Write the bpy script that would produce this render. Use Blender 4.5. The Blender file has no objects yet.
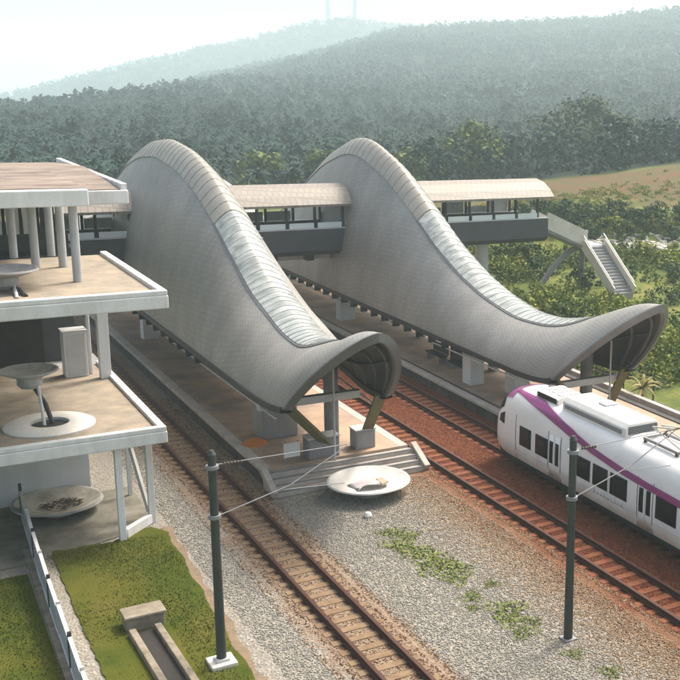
import bpy, math, random
import numpy as np
from mathutils import Vector, Matrix

random.seed(7)
rng = np.random.default_rng(7)
S = bpy.context.scene
COL = S.collection
PI = math.pi

# ------------------------------------------------------------------ materials
def ngroup_mat(name, col, col2=None, rough=.8, metal=0., scale=1.2, amount=.5, bump=.15, bscale=14., spec=.4,
               streak=None):
    """A weathered surface: two tones mixed by two sizes of noise, with a fine bump."""
    m = bpy.data.materials.new(name); m.use_nodes = True
    nt = m.node_tree; N = nt.nodes; L = nt.links
    b = N['Principled BSDF']
    b.inputs['Roughness'].default_value = rough; b.inputs['Metallic'].default_value = metal
    b.inputs['Specular IOR Level'].default_value = spec
    if col2 is None: col2 = tuple(c * .62 for c in col)
    tc = N.new('ShaderNodeNewGeometry')
    vec = tc.outputs['Position']
    if streak:
        mp = N.new('ShaderNodeMapping'); mp.inputs['Scale'].default_value = streak
        L.new(vec, mp.inputs['Vector']); svec = mp.outputs['Vector']
    else: svec = vec
    n1 = N.new('ShaderNodeTexNoise'); n1.inputs['Scale'].default_value = scale; n1.inputs['Detail'].default_value = 8
    n1.inputs['Roughness'].default_value = .65
    L.new(svec, n1.inputs['Vector'])
    r = N.new('ShaderNodeValToRGB'); r.color_ramp.elements[0].position = .36; r.color_ramp.elements[1].position = .68
    L.new(n1.outputs['Fac'], r.inputs['Fac'])
    mu = N.new('ShaderNodeMath'); mu.operation = 'MULTIPLY'; mu.inputs[1].default_value = amount
    L.new(r.outputs['Color'], mu.inputs[0])
    mx = N.new('ShaderNodeMix'); mx.data_type = 'RGBA'
    mx.inputs['A'].default_value = (*col, 1); mx.inputs['B'].default_value = (*col2, 1)
    L.new(mu.outputs[0], mx.inputs['Factor']); L.new(mx.outputs['Result'], b.inputs['Base Color'])
    if bump:
        n2 = N.new('ShaderNodeTexNoise'); n2.inputs['Scale'].default_value = bscale; n2.inputs['Detail'].default_value = 4
        L.new(vec, n2.inputs['Vector'])
        bp = N.new('ShaderNodeBump'); bp.inputs['Strength'].default_value = bump; bp.inputs['Distance'].default_value = .05
        L.new(n2.outputs['Fac'], bp.inputs['Height']); L.new(bp.outputs['Normal'], b.inputs['Normal'])
    return m

M = {}
W = ngroup_mat
M['white'] = W('white_painted_concrete', (.68, .68, .675), (.38, .37, .345), .7, scale=1.1, amount=.6, streak=(1, 1, .35))
M['wall'] = W('pale_grey_wall', (.62, .63, .65), (.40, .40, .40), .75, scale=.7, amount=.5, streak=(1, 1, .25))
M['tanslab'] = W('tan_slab_screed', (.32, .265, .20), (.17, .155, .13), .9, scale=1.3, amount=.9)
M['roofbrown'] = W('weathered_brown_roof', (.27, .22, .18), (.085, .065, .055), .9, scale=1.1, amount=1., streak=(.45, 1.3, 1))
M['dark'] = W('dark_steel', (.035, .037, .042), (.015, .015, .018), .55, .3, bump=.05)
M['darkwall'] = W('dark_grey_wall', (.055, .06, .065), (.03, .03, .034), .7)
M['lining'] = W('shade_dark_lining', (.028, .028, .03), (.014, .014, .015), .7)  # inside of the canopies: its shade put into a near-black colour
M['grey'] = W('grey_concrete', (.30, .30, .305), (.19, .185, .18), .8, scale=1.0, amount=.7, streak=(1, 1, .4))
M['midgrey'] = W('grey_painted_steel', (.22, .225, .24), (.14, .14, .15), .55, .2)
M['lightgrey'] = W('light_grey_painted_steel', (.50, .51, .52), (.33, .32, .31), .5, .1)
M['rim'] = W('grey_metal_rim', (.17, .168, .17), (.10, .10, .10), .45, .35)
M['colgrey'] = W('grey_column_paint', (.40, .41, .43), (.27, .27, .28), .75)
M['damp'] = W('damp_stained_paving', (.20, .19, .155), (.085, .08, .06), .95, scale=1.1, amount=1.)
M['deck'] = W('dark_grey_bridge_deck', (.060, .060, .068), (.035, .035, .04), .65)
M['platform'] = W('platform_paving', (.42, .29, .20), (.19, .16, .145), .9, scale=.55, amount=.95)
M['platedge'] = W('platform_edge_concrete', (.47, .42, .36), (.26, .22, .20), .85, scale=1.3, amount=.7)
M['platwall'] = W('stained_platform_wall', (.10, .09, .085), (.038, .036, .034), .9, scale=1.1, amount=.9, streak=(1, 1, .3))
M['rail'] = W('rusty_rail', (.06, .02, .012), (.035, .013, .009), .6, .3, scale=4)
M['sleeper'] = W('weathered_concrete_sleeper', (.22, .155, .09), (.13, .075, .04), .9, scale=2.5, amount=.9)
M['sleeper_red'] = W('rust_stained_sleeper', (.20, .068, .024), (.10, .026, .010), .9, scale=2.5, amount=.9)
M['train'] = W('white_train_paint', (.72, .72, .715), (.56, .545, .53), .42, scale=.6, amount=.4, bump=0)
def add_grime(m, lo, hi, col):
    # brown brake dust sprayed up the lowest part of the sides
    N, L = m.node_tree.nodes, m.node_tree.links; b = N['Principled BSDF']; src = b.inputs['Base Color'].links[0].from_socket
    g = N.new('ShaderNodeNewGeometry'); sx = N.new('ShaderNodeSeparateXYZ'); L.new(g.outputs['Position'], sx.inputs[0])
    n = N.new('ShaderNodeTexNoise'); n.inputs['Scale'].default_value = 1.6; n.inputs['Detail'].default_value = 6; L.new(g.outputs['Position'], n.inputs['Vector'])
    ad = N.new('ShaderNodeMath'); ad.operation = 'MULTIPLY_ADD'; ad.inputs[1].default_value = .7; L.new(n.outputs['Fac'], ad.inputs[0]); L.new(sx.outputs[2], ad.inputs[2])
    mr = N.new('ShaderNodeMapRange'); mr.inputs['From Min'].default_value = lo + .35; mr.inputs['From Max'].default_value = hi + .35; mr.inputs['To Min'].default_value = .75; mr.inputs['To Max'].default_value = 0
    L.new(ad.outputs[0], mr.inputs['Value'])
    mx = N.new('ShaderNodeMix'); mx.data_type = 'RGBA'; L.new(mr.outputs['Result'], mx.inputs['Factor']); L.new(src, mx.inputs['A']); mx.inputs['B'].default_value = (*col, 1); L.new(mx.outputs['Result'], b.inputs['Base Color'])
add_grime(M['train'], .6, 1.35, (.40, .27, .17))
M['trainroof'] = W('white_train_roof', (.74, .73, .70), (.55, .52, .47), .5, scale=1.0, amount=.6, bump=.05)
M['purple'] = W('purple_train_paint', (.235, .035, .17), (.17, .025, .125), .3, scale=.8, amount=.5, bump=0)
M['glass'] = W('dark_window_glass', (.006, .006, .008), (.004, .004, .005), .14, bump=0, spec=.10)
M['paleglass'] = W('pale_glazing', (.60, .66, .67), (.48, .54, .56), .15, scale=.5, bump=0)
M['black'] = W('black_underframe', (.014, .013, .013), (.03, .022, .018), .8)
M['olive'] = W('olive_stained_steel', (.125, .12, .045), (.05, .045, .022), .7, .1, scale=2)
M['mast'] = W('dark_green_grey_mast', (.045, .055, .05), (.025, .03, .028), .55, .3)
M['orange'] = W('orange_sand', (.50, .17, .025), (.32, .10, .02), .9)
M['dish'] = W('white_fibreglass_saucer', (.64, .63, .60), (.44, .41, .36), .5, scale=1.3, amount=.5)
M['greydish'] = W('grey_weathered_saucer', (.36, .355, .35), (.18, .175, .17), .8, scale=1.6, amount=.9)
M['dishin'] = W('stained_saucer_inside', (.50, .48, .42), (.22, .20, .16), .85, scale=1.4, amount=.9)
M['card'] = W('brown_cardboard', (.45, .33, .24), (.33, .23, .17), .9)
M['paper'] = W('greyish_white_sheet', (.50, .47, .48), (.36, .33, .33), .7)
M['plinth'] = W('pale_concrete_plinth', (.60, .57, .50), (.40, .37, .31), .85)
M['oldcon'] = W('old_mossy_concrete', (.26, .225, .175), (.11, .095, .065), .95, scale=2.2, amount=.95)
M['fence'] = W('white_fence_panel', (.40, .43, .48), (.26, .28, .31), .6, scale=1.5)
M['bark'] = W('bark', (.10, .075, .05), (.05, .04, .03), .95)
M['red_earth'] = W('red_earth', (.40, .17, .09), (.22, .12, .06), .95, scale=.25, amount=.8)
M['dirt'] = W('stony_brown_dirt', (.21, .15, .095), (.13, .10, .07), .95, scale=2.5, amount=.9, bump=.6)
M['bridge_roof'] = None

def leaf_mat(name, a, b, scale=.35):
    m = W(name, a, b, .75, scale=scale, amount=1., bump=0, spec=.25)
    return m
M['leaf_dark'] = leaf_mat('dark_leaves', (.020, .046, .015), (.048, .082, .020))
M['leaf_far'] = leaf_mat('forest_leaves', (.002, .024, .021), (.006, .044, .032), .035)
M['leaf_mid'] = leaf_mat('green_leaves', (.045, .085, .014), (.13, .165, .024), .5)
M['leaf_bright'] = leaf_mat('bright_scrub_leaves', (.12, .17, .018), (.23, .235, .03), .5)
M['weed'] = leaf_mat('weed_leaves', (.15, .19, .045), (.23, .25, .08), 1.5)
M['dry'] = leaf_mat('dry_grass', (.22, .20, .07), (.30, .25, .10), 1.5)
M['blade'] = leaf_mat('lawn_blades', (.058, .082, .009), (.105, .098, .018), .45)

def nodes_of(m): return m.node_tree.nodes, m.node_tree.links

def shell_mat():
    """grey metal scales laid in diagonal courses (UV in metres)"""
    m = bpy.data.materials.new('grey_metal_scale_cladding'); m.use_nodes = True
    N, L = nodes_of(m); b = N['Principled BSDF']
    b.inputs['Roughness'].default_value = .52; b.inputs['Metallic'].default_value = .25
    uv = N.new('ShaderNodeUVMap'); uv.uv_map = 'UVMap'
    mp = N.new('ShaderNodeMapping'); mp.inputs['Rotation'].default_value = (0, 0, .42)
    L.new(uv.outputs['UV'], mp.inputs['Vector'])
    br = N.new('ShaderNodeTexBrick'); br.inputs['Scale'].default_value = 1.
    br.inputs['Brick Width'].default_value = .34; br.inputs['Row Height'].default_value = .15
    br.inputs['Mortar Size'].default_value = .02; br.inputs['Mortar Smooth'].default_value = .3
    br.inputs['Color1'].default_value = (.325, .318, .298, 1); br.inputs['Color2'].default_value = (.28, .274, .258, 1)
    br.inputs['Mortar'].default_value = (.20, .195, .183, 1)
    L.new(mp.outputs['Vector'], br.inputs['Vector'])
    g = N.new('ShaderNodeNewGeometry')
    mp2 = N.new('ShaderNodeMapping'); mp2.inputs['Scale'].default_value = (.6, .6, .14); L.new(g.outputs['Position'], mp2.inputs['Vector'])
    n = N.new('ShaderNodeTexNoise'); n.inputs['Scale'].default_value = 1.; n.inputs['Detail'].default_value = 7
    L.new(mp2.outputs['Vector'], n.inputs['Vector'])
    r = N.new('ShaderNodeMapRange'); r.inputs['From Min'].default_value = .3; r.inputs['From Max'].default_value = .7
    r.inputs['To Min'].default_value = .80; r.inputs['To Max'].default_value = 1.08
    L.new(n.outputs['Fac'], r.inputs['Value'])
    mx = N.new('ShaderNodeMix'); mx.data_type = 'RGBA'; mx.blend_type = 'MULTIPLY'; mx.inputs['Factor'].default_value = 1
    L.new(br.outputs['Color'], mx.inputs['A'])
    cb = N.new('ShaderNodeCombineColor')
    for k in ('Red', 'Green', 'Blue'): L.new(r.outputs['Result'], cb.inputs[k])
    L.new(cb.outputs['Color'], mx.inputs['B']); L.new(mx.outputs['Result'], b.inputs['Base Color'])
    bp = N.new('ShaderNodeBump'); bp.inputs['Strength'].default_value = .5; bp.inputs['Distance'].default_value = .03
    bp.invert = True
    L.new(br.outputs['Fac'], bp.inputs['Height']); L.new(bp.outputs['Normal'], b.inputs['Normal'])
    return m
M['shell'] = shell_mat()

def sky_glass_mat():
    m = bpy.data.materials.new('pale_blue_skylight_glass'); m.use_nodes = True
    N, L = nodes_of(m); b = N['Principled BSDF']
    b.inputs['Roughness'].default_value = .16; b.inputs['Specular IOR Level'].default_value = .7
    g = N.new('ShaderNodeNewGeometry')
    n = N.new('ShaderNodeTexNoise'); n.inputs['Scale'].default_value = 1.; n.inputs['Detail'].default_value = 5
    mp = N.new('ShaderNodeMapping'); mp.inputs['Scale'].default_value = (.5, 3.2, 3.2); L.new(g.outputs['Position'], mp.inputs['Vector'])
    L.new(mp.outputs['Vector'], n.inputs['Vector'])
    r = N.new('ShaderNodeValToRGB'); e = r.color_ramp.elements
    e[0].position = .34; e[0].color = (.17, .195, .185, 1); e[1].position = .70; e[1].color = (.42, .44, .42, 1)
    L.new(n.outputs['Fac'], r.inputs['Fac']); L.new(r.outputs['Color'], b.inputs['Base Color'])
    return m
M['skyglass'] = sky_glass_mat()
M['ridge'] = W('tan_ridge_cladding', (.30, .285, .245), (.225, .212, .185), .38, .3, scale=1.2, amount=.7)

def scallop_mat():
    """beige sheet roof with a scalloped pattern"""
    m = bpy.data.materials.new('beige_scalloped_roofing'); m.use_nodes = True
    N, L = nodes_of(m); b = N['Principled BSDF']; b.inputs['Roughness'].default_value = .55
    g = N.new('ShaderNodeNewGeometry')
    mp = N.new('ShaderNodeMapping'); mp.inputs['Rotation'].default_value = (0, 0, .12); L.new(g.outputs['Position'], mp.inputs['Vector'])
    br = N.new('ShaderNodeTexBrick'); br.inputs['Scale'].default_value = 1.
    br.inputs['Brick Width'].default_value = .36; br.inputs['Row Height'].default_value = .5; br.inputs['Mortar Size'].default_value = .05
    br.inputs['Mortar Smooth'].default_value = .8
    br.inputs['Color1'].default_value = (.235, .207, .176, 1); br.inputs['Color2'].default_value = (.205, .18, .153, 1)
    br.inputs['Mortar'].default_value = (.15, .13, .11, 1)
    L.new(mp.outputs['Vector'], br.inputs['Vector']); L.new(br.outputs['Color'], b.inputs['Base Color'])
    return m
M['bridge_roof'] = scallop_mat()

def ground_mat():
    """grey gravel; rust along the tracks; scrub earth away from the railway (fixed to the place)"""
    m = bpy.data.materials.new('gravel_and_earth'); m.use_nodes = True
    N, L = nodes_of(m); b = N['Principled BSDF']; b.inputs['Roughness'].default_value = .95
    b.inputs['Specular IOR Level'].default_value = .2
    g = N.new('ShaderNodeNewGeometry'); P = g.outputs['Position']
    sx = N.new('ShaderNodeSeparateXYZ'); L.new(P, sx.inputs[0])
    def noise(s, d=6, ro=.6, vec=P):
        n = N.new('ShaderNodeTexNoise'); n.inputs['Scale'].default_value = s; n.inputs['Detail'].default_value = d
        n.inputs['Roughness'].default_value = ro; L.new(vec, n.inputs['Vector']); return n.outputs['Fac']
    def ramp(fac, *st):
        r = N.new('ShaderNodeValToRGB'); e = r.color_ramp.elements
        while len(e) < len(st): e.new(.5)
        for k, (p, c) in enumerate(st): e[k].position = p; e[k].color = (*c, 1) if len(c) == 3 else c
        L.new(fac, r.inputs['Fac']); return r.outputs['Color']
    def mix(f, a, bb):
        x = N.new('ShaderNodeMix'); x.data_type = 'RGBA'
        if isinstance(f, float): x.inputs['Factor'].default_value = f
        else: L.new(f, x.inputs['Factor'])
        for k, v in (('A', a), ('B', bb)):
            if isinstance(v, tuple): x.inputs[k].default_value = (*v, 1)
            else: L.new(v, x.inputs[k])
        return x.outputs['Result']
    def math_(op, a, bb=None, clamp=False):
        x = N.new('ShaderNodeMath'); x.operation = op; x.use_clamp = clamp
        for k, v in ((0, a), (1, bb)):
            if v is None: continue
            if isinstance(v, (int, float)): x.inputs[k].default_value = v
            else: L.new(v, x.inputs[k])
        return x.outputs[0]
    def smooth(v, lo, hi, a=0., bb=1.):
        x = N.new('ShaderNodeMapRange'); x.interpolation_type = 'SMOOTHSTEP'
        for k, q in (('From Min', lo), ('From Max', hi), ('To Min', a), ('To Max', bb)): x.inputs[k].default_value = q
        L.new(v, x.inputs['Value']); return x.outputs['Result']
    vo = N.new('ShaderNodeTexVoronoi'); vo.inputs['Scale'].default_value = 13.; L.new(P, vo.inputs['Vector'])
    vo2 = N.new('ShaderNodeTexVoronoi'); vo2.inputs['Scale'].default_value = 6.5; L.new(P, vo2.inputs['Vector'])
    def bw(c):
        x = N.new('ShaderNodeRGBToBW'); L.new(c, x.inputs[0]); return x.outputs[0]
    stone = ramp(bw(vo.outputs['Color']), (.12, (.17, .16, .14)), (.5, (.25, .235, .205)), (.88, (.34, .32, .28)))
    stone = mix(ramp(noise(.55, 6), (.35, (0, 0, 0)), (.7, (.75, .75, .75))), stone, (.25, .23, .19))
    stone = mix(ramp(bw(vo2.outputs['Color']), (.72, (0, 0, 0)), (.85, (.4, .4, .4))), stone, (.26, .225, .175))
    # rust carried from the rails onto the stones: widest round the middle line
    X = math_('ADD', sx.outputs[0], math_('MULTIPLY', math_('SUBTRACT', noise(.45, 5), .5), 2.6))
    mid = math_('MULTIPLY', smooth(X, 17.6, 20.2), smooth(X, 28., 26., 0, 1))
    midw = math_('MULTIPLY', smooth(X, 16.6, 19.4), smooth(X, 28., 26., 0, 1))
    Xl = math_('ADD', sx.outputs[0], math_('MULTIPLY', math_('SUBTRACT', noise(.8, 5), .5), 1.6))
    left = math_('MULTIPLY', smooth(Xl, 9.9, 10.8), smooth(Xl, 13.4, 12.3, 0, 1))
    left = math_('MULTIPLY', left, 1.5, True)
    rust_l = ramp(noise(5., 4), (.3, (.15, .07, .032)), (.7, (.27, .175, .095)))
    rust_m = ramp(noise(4., 5), (.3, (.07, .015, .006)), (.55, (.13, .030, .011)), (.8, (.18, .055, .021)))
    tan = ramp(noise(9., 4), (.3, (.22, .125, .055)), (.7, (.36, .225, .11)))
    c = mix(math_('MULTIPLY', left, .55), stone, rust_l)
    c = mix(math_('MULTIPLY', midw, .75), c, tan)
    c = mix(math_('MULTIPLY', mid, .93), c, rust_m)
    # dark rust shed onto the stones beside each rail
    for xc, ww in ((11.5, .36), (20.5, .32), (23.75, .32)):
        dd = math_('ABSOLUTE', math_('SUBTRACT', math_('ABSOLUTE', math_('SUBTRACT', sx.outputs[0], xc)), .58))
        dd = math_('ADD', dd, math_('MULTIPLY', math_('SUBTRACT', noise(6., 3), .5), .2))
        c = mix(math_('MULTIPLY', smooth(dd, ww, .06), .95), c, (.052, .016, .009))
    # scrubby earth outside the railway land
    earth = ramp(noise(.35, 8), (.3, (.06, .09, .018)), (.5, (.11, .14, .025)), (.62, (.17, .17, .045)), (.78, (.22, .16, .07)))
    Xe = math_('ADD', sx.outputs[0], math_('MULTIPLY', math_('SUBTRACT', noise(.2, 5), .5), 3.))
    side = math_('MAXIMUM', smooth(Xe, 33.2, 34.4), smooth(Xe, -6., -9.))
    far = smooth(sx.outputs[1], 96., 120.)
    rr = N.new('ShaderNodeVectorMath'); rr.operation = 'LENGTH'; L.new(P, rr.inputs[0])
    earth = mix(smooth(rr.outputs['Value'], 136., 150.), earth, (.006, .015, .009))  # distant ground darkened, painting in the shade between the tree crowns
    c = mix(math_('MAXIMUM', side, far), c, earth)
    # red cut earth along the terrace top
    q = math_('ADD', math_('MULTIPLY', sx.outputs[0], .62), math_('MULTIPLY', sx.outputs[1], .785))
    qn = math_('ADD', q, math_('MULTIPLY', math_('SUBTRACT', noise(.16, 6), .5), 16.))
    band = math_('MULTIPLY', math_('MULTIPLY', smooth(qn, 104., 111.), smooth(qn, 142., 136., 0, 1)), smooth(sx.outputs[0], 50., 62.))
    redc = ramp(noise(.5, 8), (.3, (.055, .06, .018)), (.46, (.09, .075, .028)), (.58, (.125, .058, .034)), (.70, (.155, .06, .04)), (.82, (.23, .14, .09)))
    c = mix(math_('MULTIPLY', band, .9), c, redc)
    L.new(c, b.inputs['Base Color'])
    bp = N.new('ShaderNodeBump'); bp.inputs['Strength'].default_value = .9; bp.inputs['Distance'].default_value = .06
    hh = math_('ADD', vo.outputs['Distance'], math_('MULTIPLY', noise(22., 3), .4))
    L.new(hh, bp.inputs['Height']); L.new(bp.outputs['Normal'], b.inputs['Normal'])
    return m
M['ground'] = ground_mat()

def lawn_mat():
    m = bpy.data.materials.new('worn_lawn'); m.use_nodes = True
    N, L = nodes_of(m); b = N['Principled BSDF']; b.inputs['Roughness'].default_value = 1; b.inputs['Specular IOR Level'].default_value = .1
    g = N.new('ShaderNodeNewGeometry')
    n = N.new('ShaderNodeTexNoise'); n.inputs['Scale'].default_value = .42; n.inputs['Detail'].default_value = 9; n.inputs['Roughness'].default_value = .68
    L.new(g.outputs['Position'], n.inputs['Vector'])
    r = N.new('ShaderNodeValToRGB'); e = r.color_ramp.elements
    e[0].position = .36; e[0].color = (.042, .062, .007, 1); e[1].position = .52; e[1].color = (.072, .080, .011, 1)
    for p, c in ((.66, (.10, .09, .018, 1)), (.78, (.13, .095, .035, 1))):
        q = e.new(p); q.color = c
    L.new(n.outputs['Fac'], r.inputs['Fac']); L.new(r.outputs['Color'], b.inputs['Base Color'])
    n2 = N.new('ShaderNodeTexNoise'); n2.inputs['Scale'].default_value = 18; n2.inputs['Detail'].default_value = 5
    L.new(g.outputs['Position'], n2.inputs['Vector'])
    bp = N.new('ShaderNodeBump'); bp.inputs['Strength'].default_value = .8; bp.inputs['Distance'].default_value = .06
    L.new(n2.outputs['Fac'], bp.inputs['Height']); L.new(bp.outputs['Normal'], b.inputs['Normal'])
    return m
M['lawn'] = lawn_mat()

# ------------------------------------------------------------------ mesh helpers
def world_origin(o):
    v = Vector((0, 0, 0))
    while o is not None: v += o.location; o = o.parent
    return v

class MB:
    def __init__(s): s.v = []; s.f = []
    def add(s, vs, fs):
        k = len(s.v); s.v += [tuple(map(float, p)) for p in vs]; s.f += [tuple(i + k for i in f) for f in fs]; return s
    def box(s, x0, x1, y0, y1, z0, z1):
        vs = [(x, y, z) for z in (z0, z1) for y in (y0, y1) for x in (x0, x1)]
        return s.add(vs, [(0, 2, 3, 1), (4, 5, 7, 6), (0, 1, 5, 4), (2, 6, 7, 3), (0, 4, 6, 2), (1, 3, 7, 5)])
    def bar(s, a, b, w, h, up=(0, 0, 1)):
        a = Vector(a); b = Vector(b); d = (b - a).normalized(); up = Vector(up)
        if abs(d.dot(up)) > .98: up = Vector((0, 1, 0))
        r = d.cross(up).normalized() * w / 2; u = r.cross(d).normalized() * h / 2
        vs = [p + sr * r + su * u for p in (a, b) for su in (-1, 1) for sr in (-1, 1)]
        return s.add(vs, [(0, 1, 3, 2), (4, 6, 7, 5), (0, 4, 5, 1), (2, 3, 7, 6), (0, 2, 6, 4), (1, 5, 7, 3)])
    def tube(s, a, b, r, r2=None, n=12):
        a = Vector(a); b = Vector(b); d = (b - a).normalized(); r2 = r if r2 is None else r2
        t = d.cross(Vector((0, 0, 1)))
        if t.length < .05: t = d.cross(Vector((0, 1, 0)))
        t.normalize(); q = d.cross(t)
        vs = []
        for p, rr in ((a, r), (b, r2)):
            for k in range(n):
                c = 2 * PI * k / n; vs.append(p + (t * math.cos(c) + q * math.sin(c)) * rr)
        fs = [(k, (k + 1) % n, n + (k + 1) % n, n + k) for k in range(n)]
        fs += [tuple(range(n - 1, -1, -1)), tuple(range(n, 2 * n))]
        return s.add(vs, fs)
    def path(s, pts, r, n=8):
        for a, b in zip(pts[:-1], pts[1:]): s.tube(a, b, r, n=n)
        return s
    def lathe(s, c, prof, n=48):
        vs = []; c = Vector(c); m = len(prof)
        for k in range(n):
            a = 2 * PI * k / n
            for r, z in prof: vs.append(c + Vector((r * math.cos(a), r * math.sin(a), z)))
        fs = []
        for k in range(n):
            for j in range(m - 1):
                p = k * m + j; q = ((k + 1) % n) * m + j; fs.append((p, q, q + 1, p + 1))
        return s.add(vs, fs)
    def grid(s, P, wrap=False):
        """P[i][j] rows of points"""
        m = len(P[0]); vs = [p for row in P for p in row]; fs = []
        for i in range(len(P) - 1):
            for j in range(m if wrap else m - 1):
                j2 = (j + 1) % m; fs.append((i * m + j, i * m + j2, (i + 1) * m + j2, (i + 1) * m + j))
        return s.add(vs, fs)
    def prism(s, poly, axis, a, b):
        """poly of 2-D points extruded along an axis: 'x' poly=(y,z), 'y' poly=(x,z), 'z' poly=(x,y)"""
        def P(p, t):
            return {'x': (t, p[0], p[1]), 'y': (p[0], t, p[1]), 'z': (p[0], p[1], t)}[axis]
        n = len(poly); vs = [P(p, a) for p in poly] + [P(p, b) for p in poly]
        fs = [(k, (k + 1) % n, n + (k + 1) % n, n + k) for k in range(n)] + [tuple(range(n - 1, -1, -1)), tuple(range(n, 2 * n))]
        return s.add(vs, fs)
    def build(s, name, m, parent=None, smooth=False, bev=0., recalc=True):
        o = world_origin(parent) if parent else Vector((0, 0, 0))
        me = bpy.data.meshes.new(name); me.from_pydata([(x - o.x, y - o.y, z - o.z) for x, y, z in s.v], [], s.f)
        if recalc:
            import bmesh
            bm = bmesh.new(); bm.from_mesh(me); bmesh.ops.recalc_face_normals(bm, faces=bm.faces); bm.to_mesh(me); bm.free()
        me.materials.append(m)
        ob = bpy.data.objects.new(name, me); COL.objects.link(ob); ob.parent = parent
        if smooth:
            me.shade_smooth()
            try: me.set_sharp_from_angle(angle=math.radians(38))
            except Exception: pass
        if bev:
            bv = ob.modifiers.new('bevel', 'BEVEL'); bv.width = bev; bv.segments = 2; bv.limit_method = 'ANGLE'
        return ob

def box(x0, x1, y0, y1, z0, z1): return MB().box(x0, x1, y0, y1, z0, z1)
def tag(o, label=None, cat=None, group=None, kind=None):
    if label: o['label'] = label
    if cat: o['category'] = cat
    if group: o['group'] = group
    if kind: o['kind'] = kind
    return o
def thing(name, label, cat, loc, group=None):
    o = bpy.data.objects.new(name, None); COL.objects.link(o); o.location = loc
    o.empty_display_size = .3
    return tag(o, label, cat, group)
def copy_tree(o, parent=None):
    c = o.copy(); COL.objects.link(c); c.parent = parent
    for ch in list(o.children): copy_tree(ch, c)
    return c
def np_mesh(name, verts, faces_quads, m, parent=None):
    me = bpy.data.meshes.new(name); nv = len(verts); nf = len(faces_quads); k = faces_quads.shape[1]
    me.vertices.add(nv); me.vertices.foreach_set('co', np.ascontiguousarray(verts, dtype=np.float32).ravel())
    me.loops.add(nf * k); me.loops.foreach_set('vertex_index', np.ascontiguousarray(faces_quads, dtype=np.int32).ravel())
    me.polygons.add(nf); me.polygons.foreach_set('loop_start', np.arange(0, nf * k, k, dtype=np.int32))
    me.polygons.foreach_set('loop_total', np.full(nf, k, dtype=np.int32))
    me.update(calc_edges=True); me.validate(); me.materials.append(m)
    ob = bpy.data.objects.new(name, me); COL.objects.link(ob); ob.parent = parent
    return ob

# ------------------------------------------------------------------ terrain
def ss(x, a, b):
    t = np.clip((x - a) / (b - a), 0, 1); return t * t * (3 - 2 * t)
AZN, HN = zip(*[(0, -60), (6.7, -56.9), (9.0, -45.8), (11.2, -16.6), (14.2, -1.0), (17.5, 16.2), (21.7, 39.2), (24.2, 53.6), (29.6, 65.7), (34.7, 74.9), (38.7, 85.2), (50, 90), (75, 50)])
AZF, HF = zip(*[(0, -45), (6.8, -29.0), (9.3, -4.7), (11.0, 10.3), (13.2, 27.5), (15.4, 42.4), (17.2, 55.6), (19.1, 74.5), (20.4, 86.4), (21.4, 90.2), (22.5, 94.3), (24.3, 89.6), (27.2, 87.5), (38.7, 102.4), (75, 70)])
RM = [0, 57, 68, 82, 95, 97.5, 101, 107, 113, 121, 136, 150, 190, 220]
HM = [0, .35, .9, 1.7, 2.8, 3.9, 4.8, 5.3, 5.8, 6.4, 7.2, 7.2, 2.5, 1.]
def hgt(x, y):
    x = np.asarray(x, float); y = np.asarray(y, float)
    r = np.hypot(x, y); az = np.degrees(np.arctan2(x, y))
    inw = ss(az, -6, 2) * (1 - ss(az, 78, 100))
    m = np.interp(r, RM, HM) * ss(x, 32.5, 40) * ss(az, 24, 31) * (1 - ss(az, 75, 105))
    cap = 4.2 + np.clip(az - 31.5, -4, 14) * .40 - .02 * (r - 118)
    m = np.where(r > 97, np.minimum(m, np.maximum(cap, 0)), m)
    hn = np.interp(az, AZN, HN); hf = np.interp(az, AZF, HF)
    t1 = ss(r, 380, 1150); t2 = ss(r, 1150, 1300); t3 = ss(r, 1320, 1700); t4 = ss(r, 1750, 2800)
    flat = 6. * ss(az, 24, 40) * ss(r, 200, 420) + 3.2 * ss(az, 8, 16) * ss(r, 200, 400)
    hill = flat + (hn - flat) * t1
    dip = np.minimum(hn, hf) - 14
    hill = hill * (1 - t2) + dip * t2
    hill = hill * (1 - t3) + hf * t3
    hill = hill * (1 - t4) + (-70) * t4
    out = -70 * ss(r, 300, 1500)
    z = np.where(r > 150, hill * inw + out * (1 - inw), 0) + m
    bumps = (np.sin(x * .021 + 1.3) * np.cos(y * .017) * 3. + np.sin(x * .05 + y * .043) * 1.2) * ss(r, 420, 700)
    return z + bumps * .8 * (1 - ss(r, 1800, 2400))

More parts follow.
